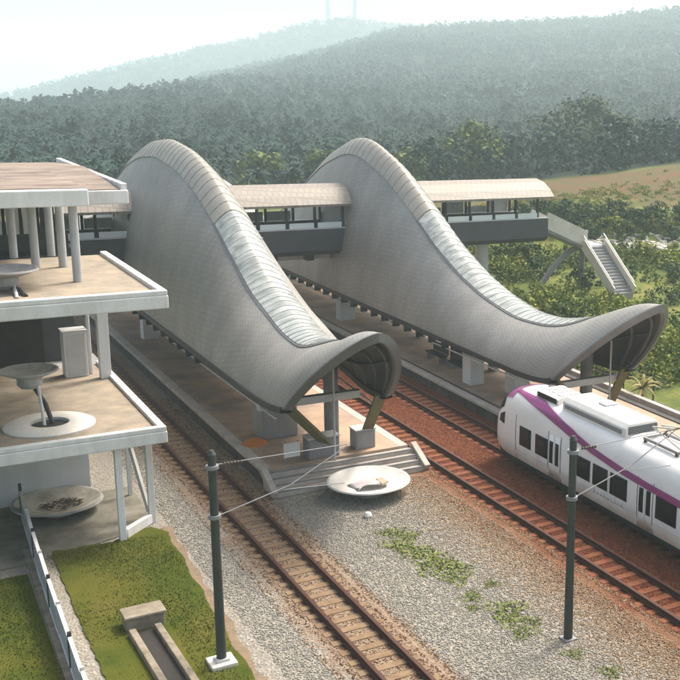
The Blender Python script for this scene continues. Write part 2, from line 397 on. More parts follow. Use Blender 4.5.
def make_ground():
    rs = list(np.arange(0, 60, 6.)) + list(np.arange(60, 160, 2.5)) + list(np.arange(160, 1800, 18)) + [1850, 2000, 2200, 2500, 2800, 3500, 4800, 6500]
    azs = list(np.arange(-180, -10, 6.)) + list(np.arange(-10, 100, .8)) + list(np.arange(100, 180, 6.))
    R_, A_ = np.meshgrid(rs[1:], np.radians(azs), indexing='ij')
    X = R_ * np.sin(A_); Y = R_ * np.cos(A_); Z = hgt(X, Y)
    n = len(azs); V = np.stack([X, Y, Z], -1).reshape(-1, 3)
    F = []
    for i in range(len(rs) - 2):
        a = i * n + np.arange(n); b = i * n + (np.arange(n) + 1) % n
        F.append(np.stack([a, a + n, b + n, b], -1))
    F = np.concatenate(F)
    V = np.vstack([V, [[0, 0, 0]]]); c = len(V) - 1
    cap = np.array([[c, k, (k + 1) % n, (k + 1) % n] for k in range(n)])
    me_f = [tuple(f) for f in F] + [(c, k, (k + 1) % n) for k in range(n)]
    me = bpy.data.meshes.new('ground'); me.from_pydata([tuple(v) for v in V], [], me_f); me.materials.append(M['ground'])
    import bmesh
    bm = bmesh.new(); bm.from_mesh(me); bmesh.ops.recalc_face_normals(bm, faces=bm.faces); bm.to_mesh(me); bm.free()
    if me.polygons[len(me.polygons) // 2].normal.z < 0: me.flip_normals()
    me.shade_smooth()
    o = bpy.data.objects.new('ground', me); COL.objects.link(o); o['kind'] = 'structure'
make_ground()

# ------------------------------------------------------------------ foliage templates
def crown_quads(n, rad, zlo, zhi, leaf, clumps, squash=1.):
    """leaf-sized quads gathered in clumps through a crown's volume"""
    out = []
    for _ in range(clumps):
        a = rng.uniform(0, 2 * PI); h = rng.uniform(0, 1); rr = rad * (math.sin(PI * (h * .82 + .14)) ** .7) * math.sqrt(rng.uniform(.1, 1))
        c = np.array([rr * math.cos(a), rr * math.sin(a), zlo + (zhi - zlo) * h]); cr = rad * rng.uniform(.22, .42)
        k = n // clumps
        d = rng.normal(size=(k, 3)); d /= np.linalg.norm(d, axis=1)[:, None]
        p = c + d * cr * rng.uniform(.55, 1.05, (k, 1)) * np.array([1, 1, .75])
        nrm = d + rng.normal(scale=.5, size=(k, 3)) + np.array([0, 0, .35]); nrm /= np.linalg.norm(nrm, axis=1)[:, None]
        t = np.cross(nrm, rng.normal(size=(k, 3))); t /= np.linalg.norm(t, axis=1)[:, None]; b = np.cross(nrm, t)
        sz = leaf * rng.uniform(.6, 1.3, (k, 1))
        out.append(np.stack([p - t * sz, p - b * sz * .6, p + t * sz, p + b * sz * .6], 1))
    return np.concatenate(out)          # (n,4,3)
def palm_quads(nf, length, z0, seg=4, w=.5):
    out = []
    for k in range(nf):
        a = 2 * PI * (k * .381966) + rng.uniform(-.2, .2); el = rng.uniform(.1, 1.35) if k > nf * .2 else 1.4
        d = np.array([math.cos(a), math.sin(a), 0]); L = length * rng.uniform(.8, 1.1)
        pts = []
        for s in range(seg + 1):
            t = s / seg; pts.append(d * L * t * math.cos(el * .75) + np.array([0, 0, z0 + L * (t * math.sin(el) - t * t * (.55 + .35 * math.cos(el)))]))
        sd = np.array([-d[1], d[0], 0])
        for s in range(seg):
            wa = w * (1.15 - s / seg) if s else w * .5; wb = w * (1.15 - (s + 1) / seg)
            for sg in (-1, 1):           # two leaflet planes folded down from the midrib
                o1 = sg * sd * wa - np.array([0, 0, wa * .6]); o2 = sg * sd * wb - np.array([0, 0, wb * .6])
                out.append(np.stack([pts[s], pts[s] + o1, pts[s + 1] + o2, pts[s + 1]]))
    return np.array(out)
def scatter(templates, pos, scl, rot, pick):
    out = []
    for k, T in enumerate(templates):
        idx = np.where(pick == k)[0]
        if not len(idx): continue
        c, s_ = np.cos(rot[idx]), np.sin(rot[idx])
        x = T[None, :, :, 0] * c[:, None, None] - T[None, :, :, 1] * s_[:, None, None]
        y = T[None, :, :, 0] * s_[:, None, None] + T[None, :, :, 1] * c[:, None, None]
        z = np.broadcast_to(T[None, :, :, 2], x.shape)
        q = np.stack([x, y, z], -1) * scl[idx][:, None, None, None] + pos[idx][:, None, None, :]
        out.append(q.reshape(-1, 4, 3))
    return np.concatenate(out)
def quads_obj(name, Q, m, parent=None):
    V = Q.reshape(-1, 3)
    if parent: V = V - np.array(world_origin(parent))
    return np_mesh(name, V, np.arange(len(V)).reshape(-1, 4), m, parent)

def forest():
    pos = []
    def field(r0, r1, sp, a0=3, a1=52):
        area = .5 * math.radians(a1 - a0) * (r1 ** 2 - r0 ** 2); n = int(area / sp ** 2)
        r = np.sqrt(rng.uniform(r0 ** 2, r1 ** 2, n)); a = np.radians(rng.uniform(a0, a1, n))
        x = r * np.sin(a); y = r * np.cos(a); return np.stack([x, y, hgt(x, y) - .4], -1)
    edge = field(143, 172, 4.6, 20, 50); near = np.concatenate([field(172, 300, 3.9, 19, 52), field(150, 300, 4.2, 2, 20), field(300, 440, 4.6)]); mid = field(430, 1180, 8.2); far = field(1480, 1760, 12, 4, 48)
    palms = [palm_quads(20, 2.9, 3.6, 2, .34) for _ in range(6)]
    broad = [crown_quads(330, 2.6, .2, 6.2, .32, 15) for _ in range(5)]
    cheap = [crown_quads(64, 4.3, .6, 7.6, 1.0, 9) for _ in range(6)]
    def go(P, T, s0, s1):
        n = len(P); return scatter(T, P, rng.uniform(s0, s1, n), rng.uniform(0, 2 * PI, n), rng.integers(0, len(T), n))
    isp = rng.uniform(size=len(near)) < .86
    Q = np.concatenate([go(edge, broad, .6, 1.2), go(near[isp], palms, .85, 1.15), go(near[~isp], broad, .65, 1.15), go(mid, cheap, .6, 1.2), go(far, cheap, .7, 1.3)])
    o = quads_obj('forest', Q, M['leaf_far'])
    tag(o, 'hazy wooded hills and oil palm plantation behind the station', 'forest', kind='stuff')
forest()

# individual trees on the terrace edge in front of the plantation
def tree(x, y, h, rad, leafm, label, name='broadleaf_tree', n=1500, leaf=.38, group='trees at the edge of the plantation'):
    z = float(hgt(x, y)) - .2
    t = thing(name, label, 'tree', (x, y, z), group)
    tr = MB(); tr.tube((x, y, z), (x + .2, y, z + h * .45), .32 * h / 9, .2 * h / 9)
    for k in range(6):
        a = rng.uniform(0, 2 * PI); e = rng.uniform(.5, .85)
        tr.tube((x + .15, y, z + h * rng.uniform(.3, .45)), (x + rad * .6 * math.cos(a), y + rad * .6 * math.sin(a), z + h * e), .11 * h / 9, .04, n=6)
    tr.build('trunk', M['bark'], t)
    Q = crown_quads(n, rad, h * .22, h, leaf, max(14, n // 60)) + np.array([x, y, z])
    quads_obj('crown', Q, leafm, t)
    return t
TR = [(74.5, 138, 8.0, 5.0, 'leaf_mid', 'rounded mid green tree left of the dark spreading tree, above the footbridge end'),
      (98, 146, 9.6, 7.4, 'leaf_dark', 'wide dark green spreading tree at the top of the red earth terrace'),
      (107, 150, 8.4, 6.0, 'leaf_dark', 'dark green tree to the right of the wide spreading tree'),
      (66, 140, 6.0, 4.2, 'leaf_mid', 'low green tree at the foot of the plantation behind the right wave crest'),
      (56, 146, 6.0, 4.4, 'leaf_mid', 'small bushy tree showing between the two wave crests, nearer the right one'),
      (48, 150, 5.5, 4.0, 'leaf_mid', 'small pale green tree over the bridge roof between the wave crests'),
      (84, 152, 7.0, 4.5, 'leaf_dark', 'dark tree half hidden behind the rounded mid green tree'),
      (122, 150, 7.5, 4.6, 'leaf_dark', 'dark tree at the right edge of the photo above the red earth')]
for x, y, h, r, mm, lab in TR: tree(x, y, h, r, M[mm], lab)

# ------------------------------------------------------------------ hillside scrub
def on_slope(n, r0, r1, a0, a1, xmin=34.):
    r = np.sqrt(rng.uniform(r0 ** 2, r1 ** 2, n)); a = np.radians(rng.uniform(a0, a1, n))
    x = r * np.sin(a); y = r * np.cos(a); k = x > xmin; x = x[k]; y = y[k]
    return np.stack([x, y, hgt(x, y) - .05], -1)
def scrub():
    tuft = [crown_quads(80, .75, .0, .55, .10, 8) for _ in range(5)]
    big = [crown_quads(240, 1.1, .0, 1.25, .115, 12) for _ in range(5)]
    def clump_mask(P, seed, thr):
        v = np.sin(P[:, 0] * .33 + seed) + np.sin(P[:, 1] * .41 + seed * 2) + np.sin((P[:, 0] + P[:, 1]) * .19 + seed * 3) + rng.normal(scale=.5, size=len(P))
        return v > thr
    for nm, mm, seed, n1, n2, lab in (('bright_scrub', 'leaf_bright', 1., 5200, 250, 'bright green low scrub covering the slope beyond the far platform'),
                                      ('dark_scrub', 'leaf_dark', 4.2, 500, 200, 'dark green bushes in the hollows of the slope beyond the far platform'),
                                      ('green_scrub', 'leaf_mid', 7.7, 3200, 220, 'mid green undergrowth mixed into the slope beyond the far platform')):
        P = on_slope(n1, 58, 128, 24, 50); P = P[clump_mask(P, seed, .1)]
        rp = np.hypot(P[:, 0], P[:, 1]); P = P[(rp < 100) | (rng.uniform(size=len(P)) < .6 * (1 - ss(rp, 108, 124)) + .06)]
        B = on_slope(n2, 58, 100, 24, 48, 35.); B = B[clump_mask(B, seed, -.1)]
        def ok(Z):   # keep the stair and the rubble strip clear
            r = np.hypot(Z[:, 0], Z[:, 1]); return ~((r > 92.5) & (r < 96.5)) & ~((np.abs(Z[:, 0] - 44.9) < 1.3) & (np.abs(Z[:, 1] - 61.8) < 3.2))
        P = P[ok(P)]; B = B[ok(B)]
        Q = np.concatenate([scatter(tuft, P, rng.uniform(.5, 1.3, len(P)) * (1 - .45 * ss(np.hypot(P[:, 0], P[:, 1]), 98, 108)), rng.uniform(0, 6, len(P)), rng.integers(0, 5, len(P))),
                            scatter(big, B, rng.uniform(.6, 1.35, len(B)), rng.uniform(0, 6, len(B)), rng.integers(0, 5, len(B)))])
        tag(quads_obj(nm, Q, M[mm]), lab, 'scrub', kind='stuff')
    # scrub on the bank below the terrace; its shadow is put into dark leaves
    P = on_slope(420, 95.5, 101.5, 26, 48, 40.)
    Q = scatter(big, P, rng.uniform(.45, .95, len(P)), rng.uniform(0, 6, len(P)), rng.integers(0, 5, len(P)))
    tag(quads_obj('bank_scrub', Q, M['leaf_dark']), 'dark overgrown bank below the red earth terrace', 'scrub', kind='stuff')
scrub()
# pale rubble strip on the slope
def rubble():
    out = MB()
    for k in range(1100):
        r = rng.uniform(92.6, 96.6); a = math.radians(rng.uniform(33.5, 48)); x = r * math.sin(a); y = r * math.cos(a)
        z = float(hgt(x, y)); s_ = rng.uniform(.07, .24); d = [rng.uniform(.6, 1.2) * s_ for _ in range(3)]
        vs = [(x + sx * d[0] + rng.uniform(-.05, .05), y + sy * d[1] + rng.uniform(-.05, .05), z + sz * d[2] * .7 + rng.uniform(-.04, .04)) for sz in (-.4, 1) for sy in (-1, 1) for sx in (-1, 1)]
        out.add(vs, [(0, 2, 3, 1), (4, 5, 7, 6), (0, 1, 5, 4), (2, 6, 7, 3), (0, 4, 6, 2), (1, 3, 7, 5)])
    tag(out.build('rubble', M['plinth']), 'pale broken rubble along the slope beside the stairs', 'rubble', kind='stuff')
rubble()

# ------------------------------------------------------------------ lawns, path
def lawn(name, poly, label):
    b = MB(); b.prism(poly, 'z', -.05, .05)
    o = b.build(name, M['lawn']); o['kind'] = 'structure'
    return o
ly = np.linspace(22, 38.6, 70)
lawn('lawn', [(np.interp(y, [22, 38.9], [4.7, 4.95]) + rng.uniform(-.03, .03), y) for y in ly[::-1]] + [(np.interp(y, [22, 27.3, 38.6], [7.9, 8.15, 8.68]) + .04 * math.sin(y * 2.3) + rng.uniform(-.03, .03), y) for y in ly]
     + [(x, float(np.interp(x, [4.95, 7.1, 8.3, 8.7], [38.9, 38.75, 39.5, 38.8])) + rng.uniform(-.1, .1)) for x in np.linspace(8.6, 5.0, 26)], '')
lawn('side_lawn', [(-12, 22), (3.75, 22), (3.85, 29), (4.05, 37.4), (-12, 37.4)], '')
def blades():
    n = 34000
    x = np.concatenate([rng.uniform(4.8, 8.5, n // 2), rng.uniform(-1, 3.9, n // 2)]); y = np.concatenate([rng.uniform(25, 38.6, n // 2), rng.uniform(27, 37.4, n // 2)])
    k = ~((x > 4.2) & (x > 8.1 + (y - 27.3) * .048)); x = x[k]; y = y[k]
    v = np.sin(x * 1.7 + 2) + np.sin(y * 1.1 + x * .6) + rng.normal(scale=.8, size=len(x)); k = v > -.4; x = x[k]; y = y[k]
    dr = ((np.abs(x - 6.4) < .62) & (y < 32.4)); x = x[~dr]; y = y[~dr]; n = len(x)
    h = rng.uniform(.025, .07, n); a = rng.uniform(0, PI, n); w = .02
    lx = rng.normal(scale=.03, size=n); ly = rng.normal(scale=.03, size=n); z = np.full(n, .045)
    dx, dy = np.cos(a) * w, np.sin(a) * w
    V = np.stack([np.stack([x - dx, y - dy, z], -1), np.stack([x + dx, y + dy, z], -1), np.stack([x + lx, y + ly, z + h], -1)], 1).reshape(-1, 3)
    tag(np_mesh('grass', V, np.arange(len(V)).reshape(-1, 3), M['blade']), 'short patchy grass growing on the worn lawns', 'grass', kind='stuff')
blades()
o = MB().prism([(3.78, 22), (4.2, 22), (4.35, 30), (4.75, 39.5), (4.2, 39.5), (3.9, 30)], 'z', -.05, .075).build('path', M['oldcon']); o['kind'] = 'structure'
ey = np.linspace(22, 39.2, 60); ex = np.interp(ey, [22, 27.3, 39.2], [8.05, 8.32, 8.85])
o = MB().prism([(x + .08 + .06 * math.sin(y * 3.1) + rng.uniform(-.04, .04), y) for x, y in zip(ex, ey)] + [(x - .25, y) for x, y in zip(ex[::-1], ey[::-1])], 'z', -.05, .03).build('earth_strip', M['dirt']); o['kind'] = 'structure'
o = MB().prism([(-8, 38.2), (4.2, 38.2), (7.1, 39.1), (8.6, 40.3), (8.6, 44), (-8, 44)], 'z', -.05, .036).build('pavement', M['damp']); o['kind'] = 'structure'

# ------------------------------------------------------------------ tracks
def track(xc, label, red=False, y0=8, y1=190, rails_z=.14):
    t = thing('railway_track', label, 'railway track', (xc, 30, 0))
    for sg in (-1, 1):
        x = xc + sg * .56
        MB().prism([(x - .085, .09), (x + .085, .09), (x + .085, .12), (x + .03, .14), (x + .03, .22), (x + .055, .23), (x + .055, .28), (x - .055, .28), (x - .055, .23), (x - .03, .22), (x - .03, .14), (x - .085, .12)], 'y', y0, y1).build('rail', M['rail'], t)
    first = None
    for k in range(96):
        y = 21.5 + k * .64
        if first is None:
            first = MB().prism([(xc - .95, -.05), (xc + .95, -.05), (xc + .91, .088), (xc - .91, .088)], 'y', y - .14, y + .14).build('sleeper', M['sleeper_red' if red else 'sleeper'], t)
            f0 = y
        else:
            c = first.copy(); COL.objects.link(c); c.parent = t; c.location = (0, y - f0, 0)
    return t
track(11.5, 'railway track with pale sandy sleepers beside the grey building and lawn')
track(20.5, 'rust red railway track running between the first platform and the train', True)
track(23.75, 'rust red railway track that the white and purple train stands on', True)
# slightly raised rusty ballast shoulders
def ballast(name, x0, x1, m):
    xs = [x0, x0 + .5, x1 - .5, x1]; zs = [-.03, .066, .066, -.03]
    P = []
    for y in np.arange(8, 190, 1.2):
        P.append([(x + rng.uniform(-.12, .12) * (k in (0, 3)), y, z) for k, (x, z) in enumerate(zip(xs, zs))])
    o = MB().grid(P).build(name, m, smooth=True); o['kind'] = 'structure'
    if o.data.polygons[0].normal.z < 0: o.data.flip_normals()
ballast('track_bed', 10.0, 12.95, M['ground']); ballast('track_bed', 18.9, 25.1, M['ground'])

# ------------------------------------------------------------------ platforms
PZ = .8
def platform_a():
    t = thing('station_platform', 'island platform with stepped end under the left wave roof', 'platform', (16, 60, 0))
    MB().prism([(13.35, 41.3), (18.85, 41.3), (18.85, 130), (13.35, 130)], 'z', 0, PZ).build('paving', M['platform'], t)
    MB().prism([(12.95, 41.3), (13.35, 41.3), (13.35, 130), (12.95, 130)], 'z', PZ - .16, PZ + .012).build('coping', M['platedge'], t, bev=.02)
    MB().prism([(18.85, 41.3), (19.25, 41.3), (19.25, 130), (18.85, 130)], 'z', PZ - .16, PZ + .012).build('coping', M['platedge'], t, bev=.02)
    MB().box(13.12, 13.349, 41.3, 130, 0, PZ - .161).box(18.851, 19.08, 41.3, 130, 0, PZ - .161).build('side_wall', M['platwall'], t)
    # steps down to the gravel at the near end
    st = MB(); n = 4
    for k in range(n):
        z1 = PZ - (k + 1) * PZ / (n + 1) + .004
        st.box(13.0 + .02 * k, 19.5 - .02 * k, 41.3 - .33 * (k + 1), 41.3 - .33 * k - .001, 0, z1 + .04)
    st.build('end_steps', M['platedge'], t, bev=.02)
    for k in range(n):
        z1 = PZ - (k + 1) * PZ / (n + 1) + .044; y = 41.3 - .33 * (k + 1)
        box(13.05 + .02 * k, 19.45 - .02 * k, y - .004, y + .10, z1 + .001, z1 + .03).build('step_nosing', M['midgrey'], t)
    for x in (13.02, 19.48):
        MB().bar((x, 41.3, PZ + .0), (x, 39.9, .16), .26, .3).build('step_kerb', M['platedge'], t, bev=.03)
platform_a()
def platform_b():
    t = thing('station_platform', 'far platform under the right wave roof behind the train', 'platform', (28.5, 60, 0))
    z = .66
    MB().prism([(25.55, 24), (32.2, 24), (32.2, 130), (25.55, 130)], 'z', 0, z).build('paving', M['platform'], t)
    MB().prism([(25.15, 24), (25.55, 24), (25.55, 130), (25.15, 130)], 'z', z - .14, z + .012).build('coping', M['platedge'], t, bev=.02)
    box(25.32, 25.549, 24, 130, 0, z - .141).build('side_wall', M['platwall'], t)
    box(32.201, 32.5, 24, 130, 0, z + .25).build('back_kerb', M['platedge'], t, bev=.03)
    box(31.7, 32.0, 24, 130, z + .001, z + .06).build('drain_channel', M['dark'], t)
    box(25.62, 25.74, 24, 130, z + .001, z + .006).build('edge_groove', M['dark'], t)
platform_b()

# ------------------------------------------------------------------ wave canopies
def make_canopy(xl, xr_lip, xr_mid, ze, yy, zz, xref, label, colpos, nosecut, gtop, sf, pole, sends):
    # the left edge runs straight; the right edge opens out behind the mouth
    wl, wm = (xr_lip - xl) / 2, (xr_mid - xl) / 2
    kk = [(xl + wl + (wm - wl) * float(ss(y, yy[0], yy[0] + 14))) / xref for y in yy]
    yy, zz = [y * k for y, k in zip(yy, kk)], [16 - (16 - z) * k for z, k in zip(zz, kk)]
    ycrest = yy[-1]; ytop = ycrest - gtop
    YY = np.array(yy); ZZ = np.array(zz)
    Y2 = np.concatenate([YY, (2 * ycrest - YY[:-1])[::-1]]); Z2 = np.concatenate([ZZ, ZZ[:-1][::-1]])
    ys = np.linspace(Y2[0], Y2[-1], 190)
    # smooth the measured outline
    zs = np.interp(ys, Y2, Z2); zp = np.pad(zs, 6, mode='edge'); ker = np.hanning(11); ker /= ker.sum(); zs2 = np.convolve(zp, ker, 'same')[6:-6]
    p = 1.6; A = np.linspace(-PI / 2, PI / 2, 57)
    def wy(y):
        dend = min(y - ys[0], ys[-1] - y); return wl + (wm - wl) * float(ss(dend, 0, 14))
    Xc = xl + wm; w = wm
    def zc(y): return float(np.interp(y, ys, zs2))
    def pt(y, a, off=0.):
        c = zc(y); dend = min(y - ys[0], ys[-1] - y); k = max(0., 1 - dend / 7.)
        pe = p; wv = wy(y); kl = max(0., 1 - dend / 13.); sx = math.copysign(abs(math.sin(a)) ** (2 / pe), a); h = abs(math.cos(a)) ** (2 / pe)
        lean = nosecut * kl * kl * (1 - h); sgn = 1 if y < ycrest else -1
        flare = .35 * k * k
        zb = ze + flare
        return Vector((xl + wv + wv * sx, y + sgn * lean, zb + (c - zb) * h))
    def surf(off=0., a0=None, yr=ys, AA=A):
        P = np.array([[pt(y, a) for a in AA] for y in yr])
        if off:
            du = np.gradient(P, axis=1); dv = np.gradient(P, axis=0); n = np.cross(du, dv); n /= np.linalg.norm(n, axis=2)[..., None] + 1e-9
            mid = n[len(n) // 2, len(AA) // 2]
            if mid[2] < 0: n = -n
            P = P + n * off
        return P
    t = thing('wave_canopy', label, 'station canopy', (Xc, ycrest, 0))
    P = surf(); Pi = surf(-.30)
    # outer shell with UVs in metres
    b = MB(); b.grid([[tuple(q) for q in row] for row in P])
    sh = b.build('shell', M['shell'], t, smooth=True, recalc=False)
    if sh.data.polygons[len(sh.data.polygons) // 2 + 28].normal.z < 0: sh.data.flip_normals()
    du = np.linalg.norm(np.diff(P, axis=1), axis=2).cumsum(axis=1); dv = np.linalg.norm(np.diff(P[:, 28], axis=0), axis=1).cumsum()
    U = np.concatenate([np.zeros((len(P), 1)), du], 1) - du[:, 27:28]; Vv = np.concatenate([[0], dv])
    uv = sh.data.uv_layers.new(name='UVMap'); n = P.shape[1]
    for lp in sh.data.loops:
        i, j = divmod(lp.vertex_index, n); uv.data[lp.index].uv = (U[i, j], Vv[i])
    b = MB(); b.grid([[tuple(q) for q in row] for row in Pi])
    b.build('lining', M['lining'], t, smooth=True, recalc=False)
    # end rims and lower edge trims
    for i in (0, -1):
        rb = MB(); a = P[i]; c = Pi[i]; s_ = -1 if i == 0 else 1
        rows = [[tuple(q) for q in a + np.array([0, s_ * .02, .02])], [tuple(q + np.array([0, s_ * .16, .03])) for q in a], [tuple(q + np.array([0, s_ * .16, 0])) for q in c], [tuple(q + np.array([0, -s_ * .35, -.02])) for q in c * 1.0]]
        rb.grid(rows); rb.build('rim', M['rim'], t, smooth=True)
    for j in (0, -1):
        eb = MB(); sg = -1 if j == 0 else 1
        rows = [[tuple(P[i, j] + np.array([sg * .05, 0, .12])), tuple(P[i, j] + np.array([sg * .05, 0, -.12])), tuple(Pi[i, j] + np.array([-sg * .05, 0, -.12])), tuple(Pi[i, j] + np.array([-sg * .05, 0, .12]))] for i in range(0, len(P))]
        eb.grid(rows, wrap=True); eb.build('edge_gutter', M['dark'], t)
        # a light pipe running below the edge
        MB().path([tuple(P[i, j] + np.array([-sg * .2, 0, -.48])) for i in (9, 60, 120, 180)], .045).build('edge_pipe', M['lightgrey'], t, smooth=True)
    for sg in (-1, 1):
        f0 = None
        for k in range(26):
            y = ys[0] + 15 + k * 1.5; x = Xc + sg * (w - .12)
            if f0 is None:
                f0 = box(x - .2, x + .2, y - .07, y + .07, ze - .42, ze - .10).build('edge_bracket', M['dark'], t); yb = y
            else:
                q = f0.copy(); COL.objects.link(q); q.parent = t; q.location = (0, y - yb, 0)
    # skylight strip and ridge cladding laid on the shell
    def strip(y0, y1, umax, name, m, round_front, off=.05, n=60):
        rows = []
        yr = np.linspace(y0, y1, n)
        for y in yr:
            k = 1.
            if round_front and y - y0 < 2.6: k = math.sqrt(max(0., 1 - ((2.6 - (y - y0)) / 2.6) ** 2))
            um = umax(y) * max(k, .03)
            rows.append([pt(y, a) for a in np.linspace(-um, um, 15)])
        Q = np.array(rows); du = np.gradient(Q, axis=1); dv = np.gradient(Q, axis=0); nn = np.cross(du, dv); nn /= np.linalg.norm(nn, axis=2)[..., None] + 1e-9
        if nn[n // 2, 7, 2] < 0: nn = -nn
        Qo = Q + nn * off
        rows2 = [[tuple(Q[i, 0])] + [tuple(q) for q in Qo[i]] + [tuple(Q[i, -1])] for i in range(n)]
        ob = MB().grid(rows2).build(name, m, t, smooth=True)
        return ob, Qo, yr
    fr = strip(sf - .25, ytop, lambda y: .435, 'skylight_frame', M['rim'], True, .04)
    gl, Qg, yr = strip(sf, ytop - .2, lambda y: .40, 'skylight', M['skyglass'], True, .06)
    # glazing bars, sub-parts of the skylight
    rows = len(Qg)
    for i in range(3, rows - 1, 2):
        MB().path([tuple(q + np.array([0, 0, .015])) for q in Qg[i, ::2]], .014, n=5).build('glazing_bar', M['lightgrey'], gl)
    rd, Qr, yr2 = strip(ytop - .15, ycrest + 20, lambda y: .41, 'ridge_cladding', M['ridge'], False, .06, 90)
    for i in range(0, 90, 2):
        MB().path([tuple(q + np.array([0, 0, .01])) for q in Qr[i, ::2]], .02, n=5).build('seam', M['ridge'], rd)
    # ribs and purlins inside both mouths
    for y in (ys[0] + .9, ys[0] + 2.6, ys[0] + 4.6, ys[0] + 7., ys[0] + 10.):
        pr = [pt(y, a) for a in A[2:-2:3]]
        MB().path([tuple(Vector((xl + wy(y), q.y, ze)) + (q - Vector((xl + wy(y), q.y, ze))) * .88) for q in pr], .08, n=6).build('rib', M['deck'], t, smooth=True)
    for k in (14, 24, 32, 42):
        MB().path([tuple(Pi[i, k] + np.array([0, 0, -.08])) for i in range(2, 40, 6)], .05, n=6).build('purlin', M['deck'], t)
    # columns down the middle and the V of olive struts at the mouth
    cx, cy, cz = colpos
    for y in (cy, cy + 9, cy + 18, cy + 30, cy + 42):
        MB().tube((cx, y, cz), (cx, y, ze + (zc(y) - ze) * (1 - min(.9, abs(cx - xl - wy(y)) / wy(y)) ** p) ** (1 / p) - .3), .30, n=20).build('column', M['midgrey'], t, smooth=True)
    yl = cy - 2.6
    for sg in (-1, 1):
        tip = pt(ys[0] + .1, sg * (PI / 2 - .02)) + Vector((-sg * .30, .25, -.02)); fx, fy = sends[0 if sg < 0 else 1]
        MB().bar(tip, (fx, fy, cz + .05), .42, .14).build('strut', M['olive'], t)
    MB().bar((xl + .1, cy - 1.2, ze - .35), (xl + 2 * wl, cy - 1.2, ze - .35), .3, .32).build('tie_beam', M['lightgrey'], t, bev=.02)
    MB().tube((pole[0], pole[1], cz), (pole[0], pole[1], ze + (zc(pole[1]) - ze) * (1 - min(.9, abs(pole[0] - xl - wy(pole[1])) / wy(pole[1])) ** p) ** (1 / p) - .25), .045, n=8).build('drop_pipe', M['lightgrey'], t, smooth=True)
    MB().bar((cx, cy, ze + .3), (Xc - 1.0, cy + 1.6, ze + 1.2), .14, .14).bar((cx, cy, ze + .3), (Xc + 1.3, cy + 1.6, ze + 1.2), .14, .14).build('bracket', M['dark'], t)
    return t
YA, ZA = [37.1, 38.3, 40.2, 42.9, 45.2, 49, 51.7, 54.6, 57.8, 61.3, 65.2], [6.9, 6.75, 5.95, 5.35, 5.55, 6.7, 8.15, 9.75, 11.1, 11.95, 12.3]
make_canopy(12.8, 17.1, 18.1, 3.75, YA, ZA, 16.1, 'left wave shaped station roof in grey metal scales, nearer the grey building',
            (16.35, 42.5, PZ), 3.7, 10.4, 38.6, (15.85, 40.9), ((16.25, 42.2), (17.95, 42.9)))
YB, ZB = [36.6, 37.6, 39.5, 41.8, 44.4, 47.3, 50.4, 53.1, 56.1, 59.3, 62.8, 66.5, 68.2], [6.95, 6.86, 6.2, 5.3, 4.75, 4.6, 5.1, 5.9, 7.2, 9.1, 10.9, 12.05, 12.25]
make_canopy(25.3, 29.9, 30.5, 2.95, YB, ZB, 28.9, 'right wave shaped station roof in grey metal scales, its mouth behind the train',
            (28.9, 42.0, .66), 4.6, 9.2, 39.6, (29.0, 40.2), ((28.7, 41.8), (30.6, 42.4)))

# ------------------------------------------------------------------ footbridge
def footbridge():
    t = thing('footbridge', 'covered footbridge with beige roof passing through both wave roofs', 'footbridge', (25, 66, 0))
    x0, x1 = 7.6, 40.75; y0, y1 = 64.0, 68.2
    prof = [(y0 - .25, 8.42), (y0 - .25, 8.56), (y0 + .25, 9.0), (y0 + 1.1, 9.42), (66.1, 9.6), (y1 - 1.1, 9.42), (y1 - .25, 9.0), (y1 + .25, 8.56), (y1 + .25, 8.42), (y1 - .1, 8.5), (66.1, 9.3), (y0 + .1, 8.5)]
    MB().prism(prof, 'x', x0, x1).build('roof', M['bridge_roof'], t)
    MB().prism([(y0, 5.75), (y0 + .35, 5.45), (y1 - .35, 5.45), (y1, 5.75), (y1, 7.05), (y1 - .12, 7.05), (y1 - .12, 6.3), (y0 + .12, 6.3), (y0 + .12, 7.05), (y0, 7.05)], 'x', x0, x1 - .3).build('deck', M['deck'], t)
    box(x0, x1 - .3, y0 - .03, y0 + .15, 7.051, 7.12).build('top_rail', M['lightgrey'], t)
    box(x0, x1 - .3, y1 - .15, y1 + .03, 7.051, 7.12).build('top_rail', M['lightgrey'], t)
    xs = [x for x in np.arange(8.2, x1, 1.75)]
    for x in xs:
        for y in (y0 + .2, y1 - .2):
            box(x - .07, x + .07, y - .07, y + .07, 7.13, 8.6).build('post', M['dark'], t)
    # white screens along the far side and low white panels on the near side
    for a, b_ in zip(xs[:-1], xs[1:]):
        if rng.uniform() < .8: box(a + .12, b_ - .12, y1 - .1, y1 - .06, 7.13, 7.13 + rng.choice([.45, .6, 1.1])).build('screen_panel', M['white'], t)
        box(a + .12, b_ - .12, y0 + .03, y0 + .06, 7.13, 7.45).build('balustrade_panel', M['paleglass'], t)
    for x in (36.4,):
        MB().tube((x, 66, -.2), (x, 66, 5.45), .45, n=20).build('column', M['lightgrey'], t, smooth=True)
    for x in (21.6, 23.9): box(x - .25, x + .25, 65, 65.5, 5.0, 5.45).build('bearing', M['dark'], t)
    MB().bar((20.2, 66, 5.1), (26, 66, 5.1), .5, .25).build('cross_beam', M['lightgrey'], t)
footbridge()
